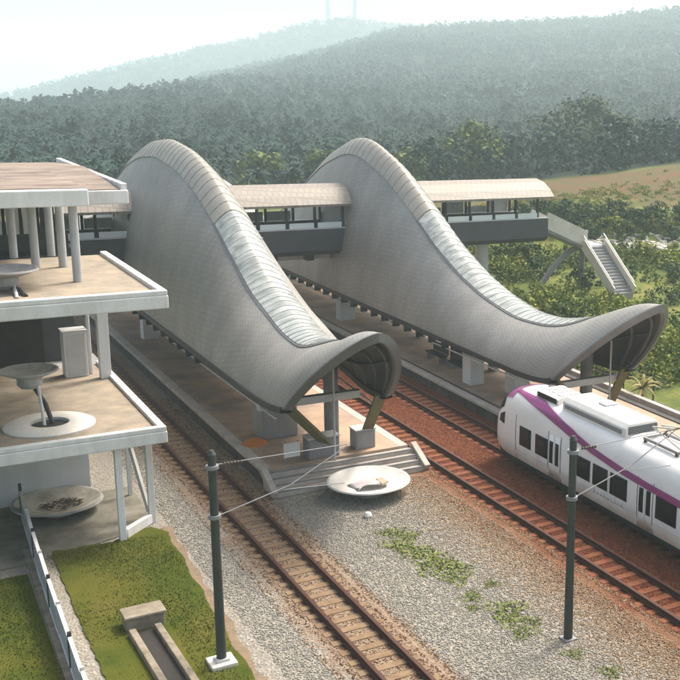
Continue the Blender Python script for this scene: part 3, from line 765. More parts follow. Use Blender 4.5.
def stairs():
    t = thing('staircase', 'pale concrete staircase leading from the footbridge end down to the green slope', 'staircase', (45, 66, 1.5))
    MB().bar((40.8, 66, 6.2), (44.2, 66, 4.75), 2.2, .28).build('ramp', M['grey'], t)
    for y in (64.9, 67.1):
        MB().bar((40.8, y, 6.85), (44.2, y, 5.35), .1, 1.1).build('parapet', M['plinth'], t)
    box(44.2, 45.9, 64.8, 67.2, 4.55, 4.82).build('landing', M['lightgrey'], t, bev=.03)
    box(44.2, 45.9, 67.1, 67.2, 4.83, 5.6).build('parapet', M['plinth'], t)
    st = MB(); n = 16
    for k in range(n):
        f = k / (n - 1); y = 64.78 - f * 3.6; st.box(44.1, 45.7, y - .25, y, 4.45 - f * 2.75 - .2, 4.75 - f * 2.75)
    st.build('steps', M['grey'], t)
    for x in (44.0, 45.8):
        MB().bar((x, 64.9, 5.0), (x, 61.0, 2.1), .1, .75).build('parapet', M['plinth'], t)
        MB().bar((x, 64.9, 5.62), (x, 61.0, 2.7), .07, .07).build('handrail', M['lightgrey'], t)
    MB().tube((44.7, 66, .5), (44.7, 66, 4.55), .22).build('column', M['grey'], t, smooth=True)
    MB().tube((44.9, 62.6, .9), (44.9, 62.6, 2.9), .18).build('column', M['grey'], t, smooth=True)
    arc = [(41.2 + 3.2 * s, 66, 2.0 + 2.5 * math.sin(s * PI / 2)) for s in np.linspace(0, 1, 9)]
    bm = MB()
    for a, b_ in zip(arc[:-1], arc[1:]): bm.bar(a, b_, .3, .3)
    bm.build('arched_brace', M['grey'], t)
stairs()

# ------------------------------------------------------------------ grey building on the left
def slab_parts(t, x0, x1, y0, y1, z0, z1, name):
    box(x0, x1, y0, y1, z0, z1).build(name, M['white'], t, bev=.04)
    h = .17
    MB().prism([(x0, y0 + .02), (x1 - .02, y0 + .02), (x1 - .02, y1), (x1 - .27, y1), (x1 - .27, y0 + .27), (x0, y0 + .27)], 'z', z1 + .001, z1 + h).build('upstand', M['white'], t, bev=.03)
    box(x0, x1 - .272, y0 + .272, y1, z1 + .001, z1 + .03).build('roof_screed', M['tanslab'], t)
def building():
    t = thing('station_building', 'white and grey concrete station building of stacked slabs at the left edge', 'building', (3, 45, 0))
    X0 = -8.
    slab_parts(t, X0, 8.8, 38.2, 48.8, 3.5, 3.92, 'lower_slab')
    slab_parts(t, X0, 8.85, 37.2, 46.6, 8.42, 8.86, 'middle_slab')
    box(X0, 7.15, 40, 47.4, 11.55, 12.1).build('upper_slab', M['white'], t, bev=.04)
    box(X0, 7.13, 40.4, 47.38, 12.101, 12.13).build('roof_covering', M['roofbrown'], t)
    # concourse roof behind
    box(X0, 10.0, 47.6, 62.4, 10.75, 11.3).build('concourse_roof', M['white'], t, bev=.04)
    MB().prism([(47.7, 11.301), (62.3, 11.301), (62.3, 11.34), (55, 11.7), (47.7, 11.34)], 'x', X0, 9.72).build('roof_covering', M['roofbrown'], t)
    box(9.75, 9.97, 47.7, 62.4, 11.301, 11.55).build('roof_kerb', M['white'], t)
    # ground floor
    box(X0, 7.2, 44, 44.3, 0, 3.499).build('wall', M['wall'], t)
    box(6.9, 7.2, 44.301, 60, 0, 3.499).build('wall', M['wall'], t)
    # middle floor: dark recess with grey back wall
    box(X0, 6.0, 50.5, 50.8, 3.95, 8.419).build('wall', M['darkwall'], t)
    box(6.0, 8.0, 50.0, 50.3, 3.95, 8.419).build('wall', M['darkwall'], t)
    box(2.2, 6.75, 49.7, 49.98, 3.95, 8.41).build('doorway_shade', M['black'], t)  # black sheet paints the shade inside the opening
    box(X0, 8.8, 48.81, 50.8, 3.5, 3.94).build('floor_slab', M['grey'], t)
    for x, y in ((8.42, 46.3),): box(x - .2, x + .2, y - .2, y + .2, 3.96, 8.419).build('column', M['wall'], t, bev=.02)
    MB().tube((8.05, 47.2, 3.96), (8.05, 47.2, 8.41), .08).build('downpipe', M['lightgrey'], t)
    # upper floor columns
    for x, y in ((6.75, 40.75), (6.85, 44.1), (5.95, 44.1), (5.6, 46.9), (6.9, 46.9)):
        MB().tube((x, y, 8.9), (x, y, 11.55), .145, n=18).build('column', M['colgrey'], t, smooth=True)
    # concourse front: opaque white panes paint the daylight seen through it
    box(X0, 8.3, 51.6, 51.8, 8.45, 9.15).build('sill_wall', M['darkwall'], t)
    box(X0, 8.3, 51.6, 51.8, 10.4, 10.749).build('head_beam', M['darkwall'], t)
    x = 2.
    while x < 7.6:
        fr = box(x, x + .12, 51.62, 51.78, 9.151, 10.399).build('mullion', M['black'], t); x += .12
        wd = .52
        box(x + .02, x + wd - .02, 51.66, 51.70, 9.16, 10.39).build('window', M['white'] if x < 6.75 else M['darkwall'], t)
        x += wd
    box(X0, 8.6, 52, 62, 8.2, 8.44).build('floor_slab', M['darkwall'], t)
    for y in (55, 61): box(7.9, 8.3, y - .2, y + .2, 0, 10.749).build('column', M['darkwall'], t)
    # post frame under the near corner of the lower slab
    for x, y in ((7.24, 38.75), (8.5, 39.95)):
        box(x - .11, x + .11, y - .11, y + .11, 0, 3.499).build('post', M['white'], t, bev=.015)
    box(8.35, 8.49, 43.0, 43.14, 0, 3.499).build('post', M['wall'], t)
    MB().bar((7.36, 38.86, .2), (8.4, 39.85, .2), .2, .34).build('ground_beam', M['white'], t, bev=.015)
    MB().bar((8.1, 41.3, 2.9), (8.45, 40.15, .35), .1, .2).build('diagonal_brace', M['white'], t)
building()
c = thing('plant_cabinet', 'tall plain grey white cabinet standing on the lower slab of the building', 'cabinet', (7.5, 47.1, 3.95))
box(7.07, 7.92, 46.9, 47.6, 3.955, 5.8).build('casing', M['wall'], c, bev=.02)
box(7.03, 7.96, 46.86, 47.64, 5.801, 5.87).build('lid', M['lightgrey'], c, bev=.01)
box(7.15, 7.84, 46.88, 46.899, 4.05, 5.7).build('door', M['lightgrey'], c)

# ------------------------------------------------------------------ saucers
def bowl(c, R, h, t, mo, mi, name='bowl'):
    prof_o = [(R * .18, 0), (R * .5, h * .25), (R * .85, h * .75), (R, h), (R * .985, h + .05), (R * .93, h + .05)]
    prof_i = [(R * .93, h + .05), (R * .8, h * .80), (R * .5, h * .45), (R * .2, h * .25), (.001, h * .22)]
    o = MB().lathe(c, prof_o).build(name, mo, t, smooth=True)
    MB().lathe(c, prof_i).build('inner_face', mi, o, smooth=True)
    return o
# big white saucer on the gravel at the platform end
s1 = thing('saucer', 'white round saucer on the gravel at the platform steps, holding a crumpled sheet', 'saucer', (16.35, 38.85, 0))
bowl((16.35, 38.7, .12), 1.63, .44, s1, M['dish'], M['dish'])
MB().lathe((16.35, 38.7, 0), [(.001, .0), (.55, 0), (.5, .14), (.001, .16)], 24).build('foot', M['greydish'], s1, smooth=True)
def sheet():
    P = []
    for i in range(9):
        row = []
        for j in range(11):
            u = i / 8; v = j / 10; x = 15.75 + v * 1.25 + .08 * math.sin(u * 5); y = 38.35 + u * .85 + .1 * math.sin(v * 4)
            row.append((x, y, .34 + .16 * math.sin(v * 2.8) * (1 - .5 * u) + .05 * math.sin(u * 9 + v * 7) + rng.uniform(-.012, .012)))
        P.append(row)
    o = MB().grid(P).build('crumpled_sheet', M['paper'], smooth=True); so = o.modifiers.new('s', 'SOLIDIFY'); so.thickness = .015
    tag(o, 'crumpled pale sheet lying in the white saucer at the platform end', 'sheet')
    o = MB().prism([(16.72, 38.25), (17.05, 38.4), (17.0, 39.0), (16.75, 38.9)], 'z', .42, .50).build('cardboard_piece', M['card'])
    tag(o, 'torn brown cardboard piece beside the pale sheet in the white saucer', 'cardboard')
sheet()
o = MB().lathe((15.35, 36.45, .0), [(.001, 0), (.12, 0), (.16, .1), (.10, .2), (.001, .22)], 9).build('stone', M['dish']); tag(o, 'single white stone on the gravel in front of the platform saucer', 'stone')
# grey saucer under the building
s2 = thing('saucer', 'grey white saucer littered with leaves on the ground below the building', 'saucer', (5.8, 42.55, 0))
bowl((5.8, 42.55, .12), 1.55, .34, s2, M['greydish'], M['dishin'])
MB().lathe((5.8, 42.55, 0), [(.001, 0), (.6, 0), (.55, .14), (.001, .16)], 24).build('foot', M['greydish'], s2, smooth=True)
lt = MB()
for k in range(150):
    a = rng.uniform(0, 2 * PI); r = .75 * math.sqrt(rng.uniform()); x = 5.95 + r * math.cos(a) * 1.0; y = 42.6 + r * math.sin(a) * .6
    s_ = rng.uniform(.04, .11); q = rng.uniform(0, PI); z = .26 + .12 * rng.uniform()
    lt.add([(x - s_ * math.cos(q), y - s_ * math.sin(q), z), (x + s_ * .5 * math.sin(q), y - s_ * .5 * math.cos(q), z + .03), (x + s_ * math.cos(q), y + s_ * math.sin(q), z), (x - s_ * .5 * math.sin(q), y + s_ * .5 * math.cos(q), z + .02)], [(0, 1, 2, 3)])
tag(lt.build('leaf_litter', M['bark'], recalc=False), 'brown leaf litter lying in the saucer below the building', 'litter', kind='stuff')
# raised saucers on slanting pipes
def raised(cx, cy, cz, R, foot, label):
    t = thing('raised_saucer', label, 'saucer', foot)
    bowl((cx, cy, cz), R, .26, t, M['greydish'], M['greydish'])
    MB().lathe((cx, cy, cz - .34), [(.001, 0), (.30, 0), (.40, .12), (.40, .38), (.001, .40)], 28).build('hub', M['greydish'], t, smooth=True)
    MB().path([(cx + .1, cy - .05, cz - .30), ((cx + foot[0]) / 2 + .12, (cy + foot[1]) / 2, (cz + foot[2]) / 2 - .1), (foot[0], foot[1], foot[2])], .075, n=10).build('slanting_pipe', M['dark'], t, smooth=True)
    MB().tube((cx + .22, cy - .25, cz - .25), (foot[0] - .28, foot[1] - .2, foot[2]), .055).build('support_rod', M['lightgrey'], t, smooth=True)
raised(5.1, 41.5, 5.50, .95, (5.62, 40.85, 3.97), 'grey saucer on a slanting pipe above the white ring on the lower slab')
raised(4.45, 39.9, 9.32, 1.02, (4.85, 38.6, 8.9), 'grey saucer on a short pipe on the middle slab, cut by the left edge')
o = MB().lathe((5.5, 40.65, 3.953), [(.62, .0), (.62, .12), (.78, .17), (1.32, .12), (1.45, .05), (1.45, 0)], 56).build('white_ring', M['dish'], smooth=True)
tag(o, 'flat white ring round the drain opening on the lower slab', 'ring')
o = MB().lathe((5.5, 40.65, 3.953), [(.001, .012), (.35, .014), (.60, .02)], 40).build('drain_opening', M['dark']); tag(o, 'dark drain opening inside the flat white ring', 'drain')

# ------------------------------------------------------------------ panel fence and culvert
def fence():
    t = thing('panel_fence', 'low white panel fence stepping along the path across the lawn', 'fence', (4.4, 35, 0))
    pts = [(4.62, 42.6), (4.52, 40.4), (4.42, 38.4), (4.34, 36.4), (4.26, 34.4), (4.2, 32.4), (4.14, 30.3), (4.08, 28.2), (4.02, 26)]
    for k, (a, b_) in enumerate(zip(pts[:-1], pts[1:])):
        z = .06; dz = rng.uniform(-.03, .05)
        ax, ay = a; bx, by = b_
        MB().bar((ax, ay - .06, z + .52 + dz), (bx, by + .06, z + .47 + dz), .05, .86).build('panel', M['fence'], t)
        MB().bar((ax, ay - .06, z + .99 + dz), (bx, by + .06, z + .94 + dz), .1, .07).build('cap_rail', M['white'], t)
        MB().bar((ax, ay - .06, z + .07 + dz), (bx, by + .06, z + .02 + dz), .1, .08).build('base_rail', M['white'], t)
        for f in (.33, .67):
            x = ax + (bx - ax) * f; y = ay + (by - ay) * f
            box(x + .026, x + .05, y - .03, y + .03, z + .12 + dz, z + .9 + dz).build('stile', M['white'], t)
    for k, (x, y) in enumerate(pts):
        box(x - .05, x + .05, y - .05, y + .05, 0, 1.18 if k else 1.35).build('post', M['dark' if k in (0, 2, 4, 6) else 'lightgrey'], t)
fence()
cv = thing('culvert', 'small mossy concrete drain head and channel sunk in the lawn', 'drain', (6.4, 31, 0))
box(5.85, 6.92, 31.7, 32.35, 0, .42).build('headwall', M['oldcon'], cv, bev=.04)
box(5.8, 6.97, 31.64, 32.41, .421, .52).build('cap_slab', M['oldcon'], cv, bev=.03)
for x in (5.95, 6.66): MB().bar((x, 31.5, .1), (x + .12, 24, .1), .2, .28).build('channel_wall', M['oldcon'], cv, bev=.03)
MB().prism([(6.06, 24), (6.68, 24), (6.55, 31.6), (6.06, 31.6)], 'z', .051, .06).build('channel_bed', M['black'], cv)

# ------------------------------------------------------------------ catenary masts
def mast(x, y, top, label, arm):
    t = thing('overhead_line_mast', label, 'mast', (x, y, 0), 'overhead line masts')
    MB().tube((x, y, .0), (x, y, top), .135, .105, n=16).build('pole', M['mast'], t, smooth=True)
    MB().tube((x, y, top), (x, y, top + .12), .12, .05, n=16).build('pole_cap', M['mast'], t)
    for z in (top - .35, top - 1.75): MB().tube((x, y, z - .05), (x, y, z + .05), .17, n=16).build('collar', M['midgrey'], t)
    tip = arm
    MB().path([(x + .1, y, top - .3), (tip[0], tip[1], tip[2] + .55)], .015).build('top_tube', M['midgrey'], t, smooth=True)
    MB().path([(x + .1, y, top - 1.75), (x + (tip[0] - x) * .55, y, tip[2] - .35), (tip[0], tip[1], tip[2] + .5)], .018).build('slanting_tube', M['grey'], t, smooth=True)
    MB().path([(x + (tip[0] - x) * .5, y, tip[2] - .45), (tip[0] - .1, tip[1], tip[2] - .6)], .013).build('steady_arm', M['grey'], t, smooth=True)
    ins = MB()
    for k in range(6): ins.tube((x + .3 + k * .09, y, top - .3 - .005 * k), (x + .34 + k * .09, y, top - .3 - .005 * k), .055, .035, n=12)
    ins.build('insulator', M['bark'], t, smooth=True)
    return t
m1 = mast(7.65, 28.55, 6.15, 'dark overhead line mast on a pale plinth in the lawn, left of the platform', (11.45, 28.6, 5.25))
box(7.3, 8.0, 28.2, 28.9, 0, .16).build('plinth', M['plinth'], m1, bev=.03)
box(7.47, 7.83, 28.37, 28.73, .161, .24).build('base_plate', M['lightgrey'], m1)
m2 = mast(16.65, 24.75, 6.2, 'dark overhead line mast on the gravel in front of the train', (20.35, 24.75, 5.4))
box(16.45, 16.85, 24.55, 24.95, 0, .06).build('base_plate', M['midgrey'], m2)

# ------------------------------------------------------------------ train
def train():
    xc = 23.75; t = thing('commuter_train', 'white electric commuter train with purple band on the rust red track', 'train', (xc, 30, .25))
    yN = 39.95; yE = 2.
    SIDE = [(1.17, .70), (1.24, .98), (1.26, 1.5), (1.25, 2.2), (1.2, 2.82), (1.08, 3.22), (.85, 3.46), (.5, 3.58), (0., 3.62)]
    def nose(y):
        d = max(0., (y - (yN - 2.1)) / 2.1); return min(d, 1.)
    def sec(y, extra=0.):
        d = nose(y); top = 3.62 - 1.25 * d ** 2.6; wk = 1 - .30 * d ** 2.6
        pts = []
        for x, z in SIDE:
            zz = .70 + (z - .70) * (top - .70) / (3.62 - .70)
            pts.append((x * wk + extra, zz + (extra if z > 3.3 else 0)))
        return pts
    def ring(y, ex=0.):
        p = sec(y, ex); return [(xc - x, y, z) for x, z in p] + [(xc + x, y, z) for x, z in p[-2::-1]]
    ys = list(np.arange(yE, yN - 2.1, 1.)) + list(np.linspace(yN - 2.1, yN, 14))
    b = MB(); R_ = [ring(y) for y in ys]; b.grid(R_)
    n = len(R_[0]); k0 = (len(ys) - 1) * n
    b.f.append(tuple(range(k0, k0 + n)))
    b.f.append(tuple(range(n - 1, -1, -1)))
    b.build('body', M['train'], t, smooth=True)
    # side point at height z, near (sg=-1) or far side
    def sp(y, z, sg, off):
        p = sec(y)
        for (xa, za), (xb, zb) in zip(p[:-1], p[1:]):
            if za <= z <= zb:
                f = (z - za) / (zb - za + 1e-9); x = xa + (xb - xa) * f; nx, nz = (zb - za), -(xb - xa); l = math.hypot(nx, nz)
                return (xc + sg * (x + off * nx / l), y, z + off * nz / l)
        return (xc + sg * (p[-1][0] + off), y, p[-1][1] + off)
    def patch(name, m, parent, corners, sg=-1, off=.012, nz=4, ny=4):
        """corners: function of (u along y, v up) -> (y, z)"""
        P = [[sp(*corners(i / ny, j / nz), sg, off) for j in range(nz + 1)] for i in range(ny + 1)]
        o = MB().grid(P).build(name, m, parent, smooth=True)
        so = o.modifiers.new('s', 'SOLIDIFY'); so.thickness = .02; so.offset = 0
        return o
    BY = [2, 15, 22, 26.9, 28.6, 30.4, 32.3, 33.7, 35.9, 37.2, 38.1]; BZ = [2.30, 2.30, 2.31, 2.34, 2.40, 2.50, 2.70, 2.94, 3.30, 3.46, 3.58]
    for sg in (-1, 1):
        patch('purple_band', M['purple'], t, lambda u, v: (15 + u * (38.3 - 15), min(float(np.interp(15 + u * 23.3, BY, BZ)) + (v - .5) * (.25 if u < .8 else .32), 3.50)), sg, .022, 14, 80)
        patch('purple_band', M['purple'], t, lambda u, v: (2.1 + u * 12.85, 2.30 + (v - .5) * .25), sg, .006, 3, 14)
        wins = [(36.54, 37.43, 1.42, 2.24), (35.27, 36.19, 1.42, 2.24), (32.26, 33.25, 1.42, 2.24), (31.12, 32.07, 1.42, 2.24), (29.9, 30.95, 1.42, 2.24), (27.05, 28.2, 1.42, 2.24)]
        for y0 in np.arange(3, 26, 1.4):
            wins.append((y0, y0 + 1.05, 1.42, 2.24))
        for y0, y1, z0, z1 in wins:
            patch('window', M['glass'], t, lambda u, v: (y0 + u * (y1 - y0), z0 + v * (z1 - z0)), sg)
        patch('cab_side_window', M['glass'], t, lambda u, v: (38.78 + u * .6 - .12 * v * u, 1.95 + v * (.52 - .2 * u)), sg)
        # double doors
        for y0 in (34.35, 28.4):
            for k in (0, 1):
                ya = y0 + k * .42; d = patch('door', M['train'], t, lambda u, v: (ya + u * .40, .75 + v * 1.75), sg, .016)
                patch('window', M['glass'], d, lambda u, v: (ya + .08 + u * .24, 1.36 + v * .9), sg, .03)
        for y0 in (37.75, 34.3, 35.22, 28.37, 29.27):
            patch('door_seam', M['midgrey'], t, lambda u, v: (y0 + u * .025, .7 + v * 1.9), sg, .01, 4, 1)
        for y0 in (36.0, 33.6, 31.05, 28.3 - 1.6, 25.2):
            patch('panel_joint', M['lightgrey'], t, lambda u, v: (y0 + u * .02, .72 + v * 1.4), sg, .002, 4, 1)
        patch('panel_joint', M['lightgrey'], t, lambda u, v: (15 + u * 22.8, 1.16 + v * .018), sg, .002, 1, 30)
        # faint lettering-like marks below the windows (too small to read in the photograph)
        for k in range(9):
            y0 = 31.9 - k * .22
            patch('marking', M['lightgrey'], t, lambda u, v: (y0 + u * .08, 1.12 + v * (.16 if k % 3 else .24)), sg, .004, 1, 1)
    # coupling of the two cars: dark bellows at the right
    # purple cap across the brow
    P = []
    for y in np.linspace(38.3, 38.8, 8):
        p = sec(y, .02); P.append([(xc - x, y, z) for x, z in p[5:]] + [(xc + x, y, z) for x, z in p[-2:4:-1]])
    MB().grid(P).build('purple_brow', M['purple'], t, smooth=True)
    P = []
    for y in np.linspace(38.92, 39.72, 8):
        p = sec(y, .016); P.append([(xc - x, y, z) for x, z in p[4:]] + [(xc + x, y, z) for x, z in p[-2:3:-1]])
    MB().grid(P).build('windscreen', M['glass'], t, smooth=True)
    for sg in (-1, 1):
        MB().lathe((xc + sg * .62, yN + .005, 1.05), [(.001, .03), (.1, .03), (.12, -.02)], 16).build('headlight', M['paleglass'], t)
    # skirt, underframe, bogies
    box(xc - 1.05, xc + 1.05, yE, yN - .9, .42, .71).build('underframe', M['black'], t)
    MB().prism([(yN - 1.0, .30), (yN - .15, .42), (yN - .1, .72), (yN - 1.0, .72)], 'x', xc - .8, xc + .8).build('cowcatcher', M['black'], t)
    for yb in (36.6, 24.5, 19, 6):
        bg = MB().box(xc - .95, xc + .95, yb - 1.2, yb + 1.2, .36, .5).build('bogie', M['black'], t)
        for yw in (yb - .75, yb + .75):
            for sg in (-1, 1):
                MB().tube((xc + sg * .50, yw, .58), (xc + sg * .62, yw, .58), .33, n=24).build('wheel', M['rail'], bg, smooth=True)
    # roof equipment
    zt = 3.60
    def pod(y0, y1, x0, x1, h, name='roof_unit'):
        sl = .18
        o = MB().prism([(x0, zt - .12), (x0 + .02, zt + h * .55), (x0 + sl, zt + h), (x1 - sl, zt + h), (x1 - .02, zt + h * .55), (x1, zt - .12)], 'y', y0, y1).build(name, M['trainroof'], t, bev=.03)
        return o
    p1 = pod(30.75, 35.0, xc - .78, xc + .78, .42)
    box(xc - .66, xc + .66, 30.735, 30.748, zt + .02, zt + .3).build('grille', M['black'], p1)
    for k in range(4): box(xc - .66, xc + .66, 30.722, 30.734, zt + .05 + k * .065, zt + .08 + k * .065).build('louvre', M['midgrey'], p1)
    box(xc - .80, xc - .785, 31.0, 34.8, zt + .0, zt + .17).build('side_grille', M['midgrey'], p1)
    p2 = pod(35.45, 37.1, xc - .7, xc + .7, .22)
    for k in range(3):
        box(xc - .45 + k * .05, xc + .5, 35.6 + k * .5, 35.9 + k * .5, zt + .221, zt + .25).build('vent', M['lightgrey'], p2)
    box(xc - .72, xc - .705, 35.55, 36.95, zt - .05, zt + .16).build('side_grille', M['black'], p2)
    MB().tube((xc + .2, 37.3, zt - .05), (xc + .2, 37.3, zt + .18), .16, n=14).build('horn_pod', M['dark'], t)
    MB().box(xc - .1, xc + .5, 33.0, 33.5, zt + .421, zt + .5).build('roof_hatch', M['lightgrey'], p1, bev=.02)
    p3 = pod(17, 25.6, xc - .78, xc + .78, .38)
    pan = MB()
    for sg in (-1, 1):
        pan.bar((xc + sg * .5, 28.0, zt + .1), (xc + sg * .5, 30.0, zt + .1), .08, .1)
    pan.bar((xc - .5, 28.0, zt + .1), (xc + .5, 28.0, zt + .1), .08, .1).bar((xc - .5, 30.0, zt + .1), (xc + .5, 30.0, zt + .1), .08, .1)
    pt_ = pan.build('pantograph', M['grey'], t)
    MB().path([(xc - .3, 28.1, zt + .15), (xc - .2, 29.9, zt + .5), (xc - .1, 28.6, zt + .75)], .035).path([(xc + .3, 28.1, zt + .15), (xc + .2, 29.9, zt + .5), (xc + .1, 28.6, zt + .75)], .035).build('frame', M['plinth'], pt_)
    MB().path([(xc - .75, 28.6, zt + .66), (xc - .55, 28.6, zt + .78), (xc + .55, 28.6, zt + .78), (xc + .75, 28.6, zt + .66)], .035).build('collector_head', M['bark'], pt_)
    for sg in (-1, 1):
        for y in (28.1, 29.9): MB().tube((xc + sg * .5, y, zt - .05), (xc + sg * .5, y, zt + .08), .07).build('insulator', M['bark'], pt_)
train()

# ------------------------------------------------------------------ platform furniture
def cab(x0, x1, y0, y1, z, h, m, label, name='equipment_cabinet', cat='cabinet'):
    t = thing(name, label, cat, ((x0 + x1) / 2, (y0 + y1) / 2, z))
    box(x0, x1, y0, y1, z + .002, z + h).build('casing', M[m], t, bev=.02)
    box(x0 - .03, x1 + .03, y0 - .03, y1 + .03, z + h + .001, z + h + .06).build('lid', M['lightgrey' if m != 'lightgrey' else 'grey'], t)
    box(x0 + .06, x1 - .06, y0 - .018, y0 - .001, z + .08, z + h - .06).build('door', M[m], t)
    return t
cab(14.95, 16.25, 41.45, 42.1, PZ, .85, 'midgrey', 'wide dark grey cabinet at the platform end in front of the left roof column')
cab(17.1, 17.95, 41.7, 42.4, PZ, .80, 'grey', 'smaller grey cabinet right of the wide one at the platform end')
cab(14.15, 15.7, 44.8, 46.2, PZ, 1.55, 'grey', 'big pale grey kiosk box under the left tip of the left roof')
cab(26.3, 27.1, 48.8, 49.7, .66, 1.55, 'wall', 'white cabinet on the far platform nearest the dark bench group')
cab(27.3, 28.3, 46.2, 47.0, .66, 1.2, 'wall', 'low white cabinet on the far platform just behind the train nose')
cab(26.4, 27.4, 66.6, 67.4, .66, 1.6, 'wall', 'white cabinet far back on the far platform under the footbridge')
cab(14.2, 15.0, 66.0, 66.8, PZ, 1.8, 'wall', 'white cabinet far back on the island platform beyond the building slab')
sg = thing('platform_sign', 'small blank white board standing at the top of the platform steps', 'sign', (14.3, 41.5, PZ))
box(13.95, 14.6, 41.48, 41.53, PZ + .25, PZ + .85).build('board', M['white'], sg)
for x in (14.0, 14.52): box(x, x + .05, 41.531, 41.57, PZ, PZ + .9).build('leg', M['midgrey'], sg)
o = MB().lathe((13.75, 44.6, PZ + .001), [(.55, 0), (.45, .08), (.25, .2), (.001, .27)], 20).build('sand_heap', M['orange'], smooth=True)
tag(o, 'small heap of orange sand on the edge of the island platform', 'sand heap')
# benches and equipment standing in the shade of the far platform
def bench(x, y, z, label):
    t = thing('platform_bench', label, 'bench', (x, y, z), 'benches on the far platform')
    box(x - .25, x + .25, y - .9, y + .9, z + .42, z + .48).build('seat', M['dark'], t)
    MB().bar((x + .28, y - .9, z + .75), (x + .28, y + .9, z + .75), .06, .5).build('backrest', M['dark'], t)
    for dy in (-.75, .75): box(x - .2, x + .25, y + dy - .04, y + dy + .04, z + .002, z + .419).build('leg', M['midgrey'], t)
bench(27.1, 51.6, .66, 'dark bench on the far platform nearest the white cabinet')
bench(27.1, 54.3, .66, 'second dark bench on the far platform, farther from the train')
cab(27.6, 28.5, 52.6, 53.6, .66, 1.7, 'dark', 'dark machine behind the benches on the far platform', 'ticket_machine', 'machine')

# wire fence beyond the far platform
wf = thing('wire_fence', 'thin wire fence with dark posts along the back of the far platform', 'fence', (33.6, 45, .3))
for y in np.arange(30, 74, 2.6):
    z = float(hgt(33.8, y)); box(33.77, 33.83, y - .03, y + .03, z - .1, z + 1.5).build('post', M['dark'], wf)
for h in (.3, .7, 1.1, 1.45):
    MB().path([(33.8, y, float(hgt(33.8, y)) + h) for y in np.arange(30, 73, 2.6)], .012, n=4).build('wire', M['midgrey'], wf)

# ------------------------------------------------------------------ towers on the hill
for az, hh, lab in ((21.33, 44, 'thin lattice radio tower on the hill crest, left of a pair'), (22.61, 41, 'thin lattice radio tower on the hill crest, right of a pair')):
    r = 1710; x = r * math.sin(math.radians(az)); y = r * math.cos(math.radians(az)); z = float(hgt(x, y)) + 2
    t = thing('radio_tower', lab, 'tower', (x, y, z)); w0, w1 = 2.2, 1.
    lg = MB()
    for sx in (-1, 1):
        for sy in (-1, 1): lg.bar((x + sx * w0, y + sy * w0, z), (x + sx * w1, y + sy * w1, z + hh + 10), 1.1, 1.1)
    lg.build('mast_frame', M['midgrey'], t)
    br = MB(); H = hh + 10
    for k in range(9):
        a = k / 9; b_ = (k + 1) / 9; wa = w0 + (w1 - w0) * a; wb = w0 + (w1 - w0) * b_
        for sy in (-1, 1):
            br.bar((x - wa, y + sy * wa, z + H * a), (x + wb, y + sy * wb, z + H * b_), .55, .55)
            br.bar((x + wa, y + sy * wa, z + H * a), (x - wb, y + sy * wb, z + H * b_), .55, .55)
    br.build('bracing', M['midgrey'], t)
    MB().tube((x, y, z + H), (x, y, z + H + 8), .25).build('antenna', M['midgrey'], t)

# ------------------------------------------------------------------ weeds on the gravel
WD = [(15.5, 34.6, .5), (15.9, 34.1, .45), (15.25, 33.5, .6), (15.4, 32.8, .6), (15.75, 32.1, .65), (15.6, 31.3, .75), (15.95, 30.9, .6), (15.7, 30.1, .55), (15.5, 28.6, .4), (16.5, 29.1, .28),
      (16.05, 27.3, .62), (15.75, 26.7, .5), (15.75, 25.8, .45), (16.3, 26.2, .3), (16.3, 23.9, .3), (16.6, 22.5, .35), (15.2, 27.9, .25)]
wt = []
for k in range(4):
    n = 300; a = rng.uniform(0, 2 * PI, n); r = np.sqrt(rng.uniform(0, 1, n)) * (1 + .35 * np.sin(3 * a + k)); p = np.stack([r * np.cos(a), r * np.sin(a), rng.uniform(.02, .07, n) * (1.2 - .7 * np.clip(r, 0, 1))], -1)
    nrm = rng.normal(scale=.6, size=(n, 3)) + np.array([0, 0, 1.8]); nrm /= np.linalg.norm(nrm, axis=1)[:, None]
    tt = np.cross(nrm, rng.normal(size=(n, 3))); tt /= np.linalg.norm(tt, axis=1)[:, None]; bb = np.cross(nrm, tt); sz = rng.uniform(.05, .12, (n, 1))
    wt.append(np.stack([p - tt * sz, p - bb * sz * .5, p + tt * sz, p + bb * sz * .5], 1))
for k, (x, y, s_) in enumerate(WD):
    Q = wt[k % 4].copy(); Q[..., :2] *= s_; a = rng.uniform(0, 6); c, s2 = math.cos(a), math.sin(a)
    Q = np.stack([Q[..., 0] * c - Q[..., 1] * s2 + x, Q[..., 0] * s2 + Q[..., 1] * c + y, Q[..., 2] * (.6 + s_) - 0.0], -1)
    o = quads_obj('weed_patch', Q - np.array([x, y, 0]), M['weed']); o.location = (x, y, 0)
    tag(o, 'low patch of green weeds growing on the gravel between the tracks', 'weeds', 'weed patches on the gravel between the tracks')
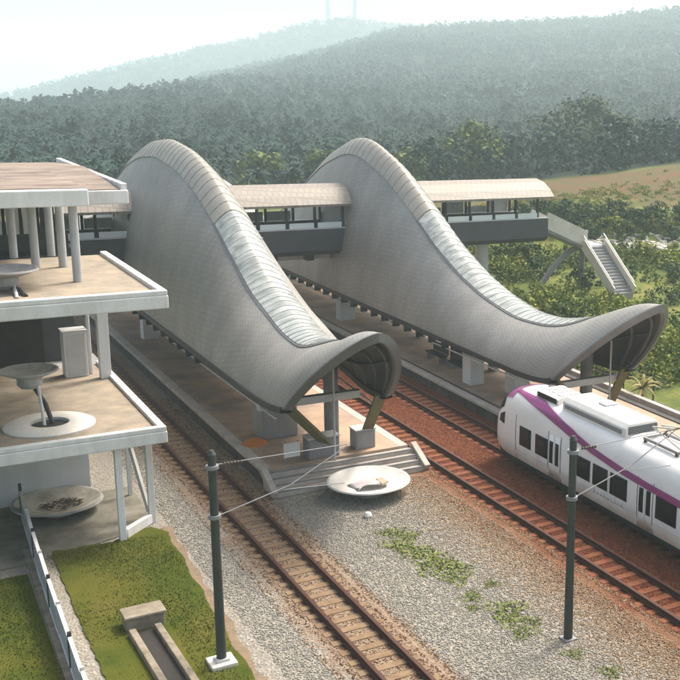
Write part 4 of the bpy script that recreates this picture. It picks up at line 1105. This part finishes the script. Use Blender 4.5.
# loose stones of the gravel and of the rusty ballast
def stones(name, x0, x1, y0, y1, n, ma, mb, mc, label, keep=None):
    x = rng.uniform(x0, x1, n); y = y0 + (y1 - y0) * rng.uniform(0, 1, n) ** 1.25
    if keep is not None: k = keep(x, y); x = x[k]; y = y[k]
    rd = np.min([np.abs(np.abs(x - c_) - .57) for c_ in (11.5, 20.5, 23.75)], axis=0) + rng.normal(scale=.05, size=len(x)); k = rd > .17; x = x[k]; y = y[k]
    n = len(x); s_ = rng.uniform(.02, .042, n)
    base = np.array([[1, 0, 0], [0, 1, 0], [-1, 0, 0], [0, -1, 0], [0, 0, .75], [0, 0, -.75]], float)
    V = base[None] * rng.uniform(.6, 1.25, (n, 6, 1)) + rng.normal(scale=.15, size=(n, 6, 3)); a = rng.uniform(0, 6.3, n); c, q = np.cos(a)[:, None], np.sin(a)[:, None]
    V = np.stack([V[..., 0] * c - V[..., 1] * q, V[..., 0] * q + V[..., 1] * c, V[..., 2]], -1) * s_[:, None, None]
    z0 = np.where(((x > 10.4) & (x < 12.6)) | ((x > 19.4) & (x < 24.8)), .058, .0)
    V = V + np.stack([x, y, z0 + .01], -1)[:, None, :]
    Fb = np.array([[0, 1, 4], [1, 2, 4], [2, 3, 4], [3, 0, 4], [1, 0, 5], [2, 1, 5], [3, 2, 5], [0, 3, 5]])
    F = (Fb[None] + 6 * np.arange(n)[:, None, None]).reshape(-1, 3)
    m = bpy.data.materials.new(name); m.use_nodes = True; N, L = nodes_of(m); b = N['Principled BSDF']; b.inputs['Roughness'].default_value = .9; b.inputs['Specular IOR Level'].default_value = .2
    g = N.new('ShaderNodeNewGeometry'); r_ = N.new('ShaderNodeValToRGB'); e = r_.color_ramp.elements; e[0].color = (*ma, 1); e[1].color = (*mc, 1); q_ = e.new(.5); q_.color = (*mb, 1)
    L.new(g.outputs['Random Per Island'], r_.inputs['Fac']); L.new(r_.outputs['Color'], b.inputs['Base Color'])
    tag(np_mesh(name, V.reshape(-1, 3), F, m), label, 'stones', kind='stuff')
stones('gravel_stones', 8.9, 19.3, 17.5, 52, 100000, (.185, .175, .152), (.275, .262, .228), (.39, .37, .325), 'loose grey stones of the gravel around the tracks',
       lambda x, y: ((y < 39.6) | (x < 12.8)) & ((x < 10.1) | (x > 12.9)) & (rng.uniform(size=len(x)) < 1 - .85 * ss(x + rng.normal(scale=.6, size=len(x)), 16.0, 19.0)))
stones('sandy_ballast_stones', 10.0, 13.0, 22, 56, 16000, (.095, .04, .02), (.19, .105, .055), (.31, .215, .125), 'loose sandy and rusty stones along the left track')
stones('rusty_ballast_stones', 17.2, 25.0, 17.5, 56, 54000, (.07, .02, .008), (.13, .038, .015), (.20, .075, .030), 'loose rust red stones along the two right tracks',
       lambda x, y: ((y < 39.6) | (x > 19.6)) & (rng.uniform(size=len(x)) < ss(x + rng.normal(scale=.5, size=len(x)), 18.0, 19.6)))
stones('tan_stones', 14.6, 19.6, 17.5, 40, 40000, (.175, .115, .07), (.27, .19, .115), (.37, .285, .195), 'loose rust tinted tan stones between the grey gravel and the middle track',
       lambda x, y: (y < 39.6) & (rng.uniform(size=len(x)) < ss(x + rng.normal(scale=.7, size=len(x)), 15.6, 18.6)))
# shrubs by the canopy's right tip
for x, y, lab in ((33.1, 43.0, 'pale drooping shrub behind the wire fence below the right roof tip'),):
    t = thing('drooping_shrub', lab, 'shrub', (x, y, .3)); Q = palm_quads(16, 1.5, .9, 4, .14) + np.array([x, y, .2]); quads_obj('fronds', Q, M['dry'], t)
    MB().tube((x, y, 0), (x, y, 1.2), .07).build('stem', M['bark'], t)

# ------------------------------------------------------------------ haze
hb = MB().box(-7000, 7000, -7000, 7000, -76, 172)
hz = hb.build('haze', bpy.data.materials.new('haze')); hm = hz.data.materials[0]; hm.use_nodes = True
N, L = nodes_of(hm); N.clear()
out = N.new('ShaderNodeOutputMaterial'); pv = N.new('ShaderNodeVolumePrincipled')
pv.inputs['Color'].default_value = (.75, .945, 1., 1); pv.inputs['Density'].default_value = .00063; pv.inputs['Anisotropy'].default_value = .3
L.new(pv.outputs[0], out.inputs['Volume'])
tag(hz, 'pale blue haze in the air over the station and hills', 'haze', kind='stuff')

# ------------------------------------------------------------------ light, camera
SUN_EL, SUN_AZ = math.radians(56), math.radians(70)      # azimuth measured from +Y (along the tracks) towards +X
w = bpy.data.worlds.new('World'); S.world = w; w.use_nodes = True
N, L = nodes_of(w); bg = N['Background']
sky = N.new('ShaderNodeTexSky'); sky.sky_type = 'NISHITA'; sky.sun_disc = False
sky.sun_elevation = SUN_EL; sky.sun_rotation = SUN_AZ; sky.dust_density = 10.; sky.air_density = 1.2; sky.ozone_density = .2
L.new(sky.outputs[0], bg.inputs['Color']); bg.inputs['Strength'].default_value = .15
sl = bpy.data.lights.new('sun', 'SUN'); sl.energy = 1.9; sl.angle = math.radians(12); sl.color = (1, .95, .88)
so = bpy.data.objects.new('sun', sl); COL.objects.link(so)
d = Vector((math.sin(SUN_AZ) * math.cos(SUN_EL), math.cos(SUN_AZ) * math.cos(SUN_EL), math.sin(SUN_EL)))
so.rotation_euler = d.to_track_quat('Z', 'Y').to_euler(); so.location = (20, 40, 120)

cam = bpy.data.cameras.new('camera'); co = bpy.data.objects.new('camera', cam); COL.objects.link(co); S.camera = co
f = 1100.5562; px, py = 604., 340.
a = np.array([-190 - px, 60 - py, f]); b = np.array([2200 - px, 140 - py, f]); a /= np.linalg.norm(a); b /= np.linalg.norm(b)
c = np.cross(b, a); c /= np.linalg.norm(c)
if c[1] > 0: c = -c
R = np.stack([b, a, c])
mw = Matrix.Identity(4)
for i in range(3):
    mw[i][0] = R[i][0]; mw[i][1] = -R[i][1]; mw[i][2] = -R[i][2]
mw.translation = Vector((0, 0, 16.))
co.matrix_world = mw
cam.sensor_width = 36; cam.lens = 36 * f / 680; cam.shift_x = (340 - px) / 680; cam.clip_start = .5; cam.clip_end = 12000

S.view_settings.view_transform = 'Standard'; S.view_settings.look = 'None'; S.view_settings.exposure = .95; S.view_settings.gamma = 1
S.cycles.max_bounces = 6; S.cycles.volume_bounces = 2; S.cycles.use_denoising = True
try: S.cycles.denoiser = 'OPENIMAGEDENOISE'
except Exception: pass
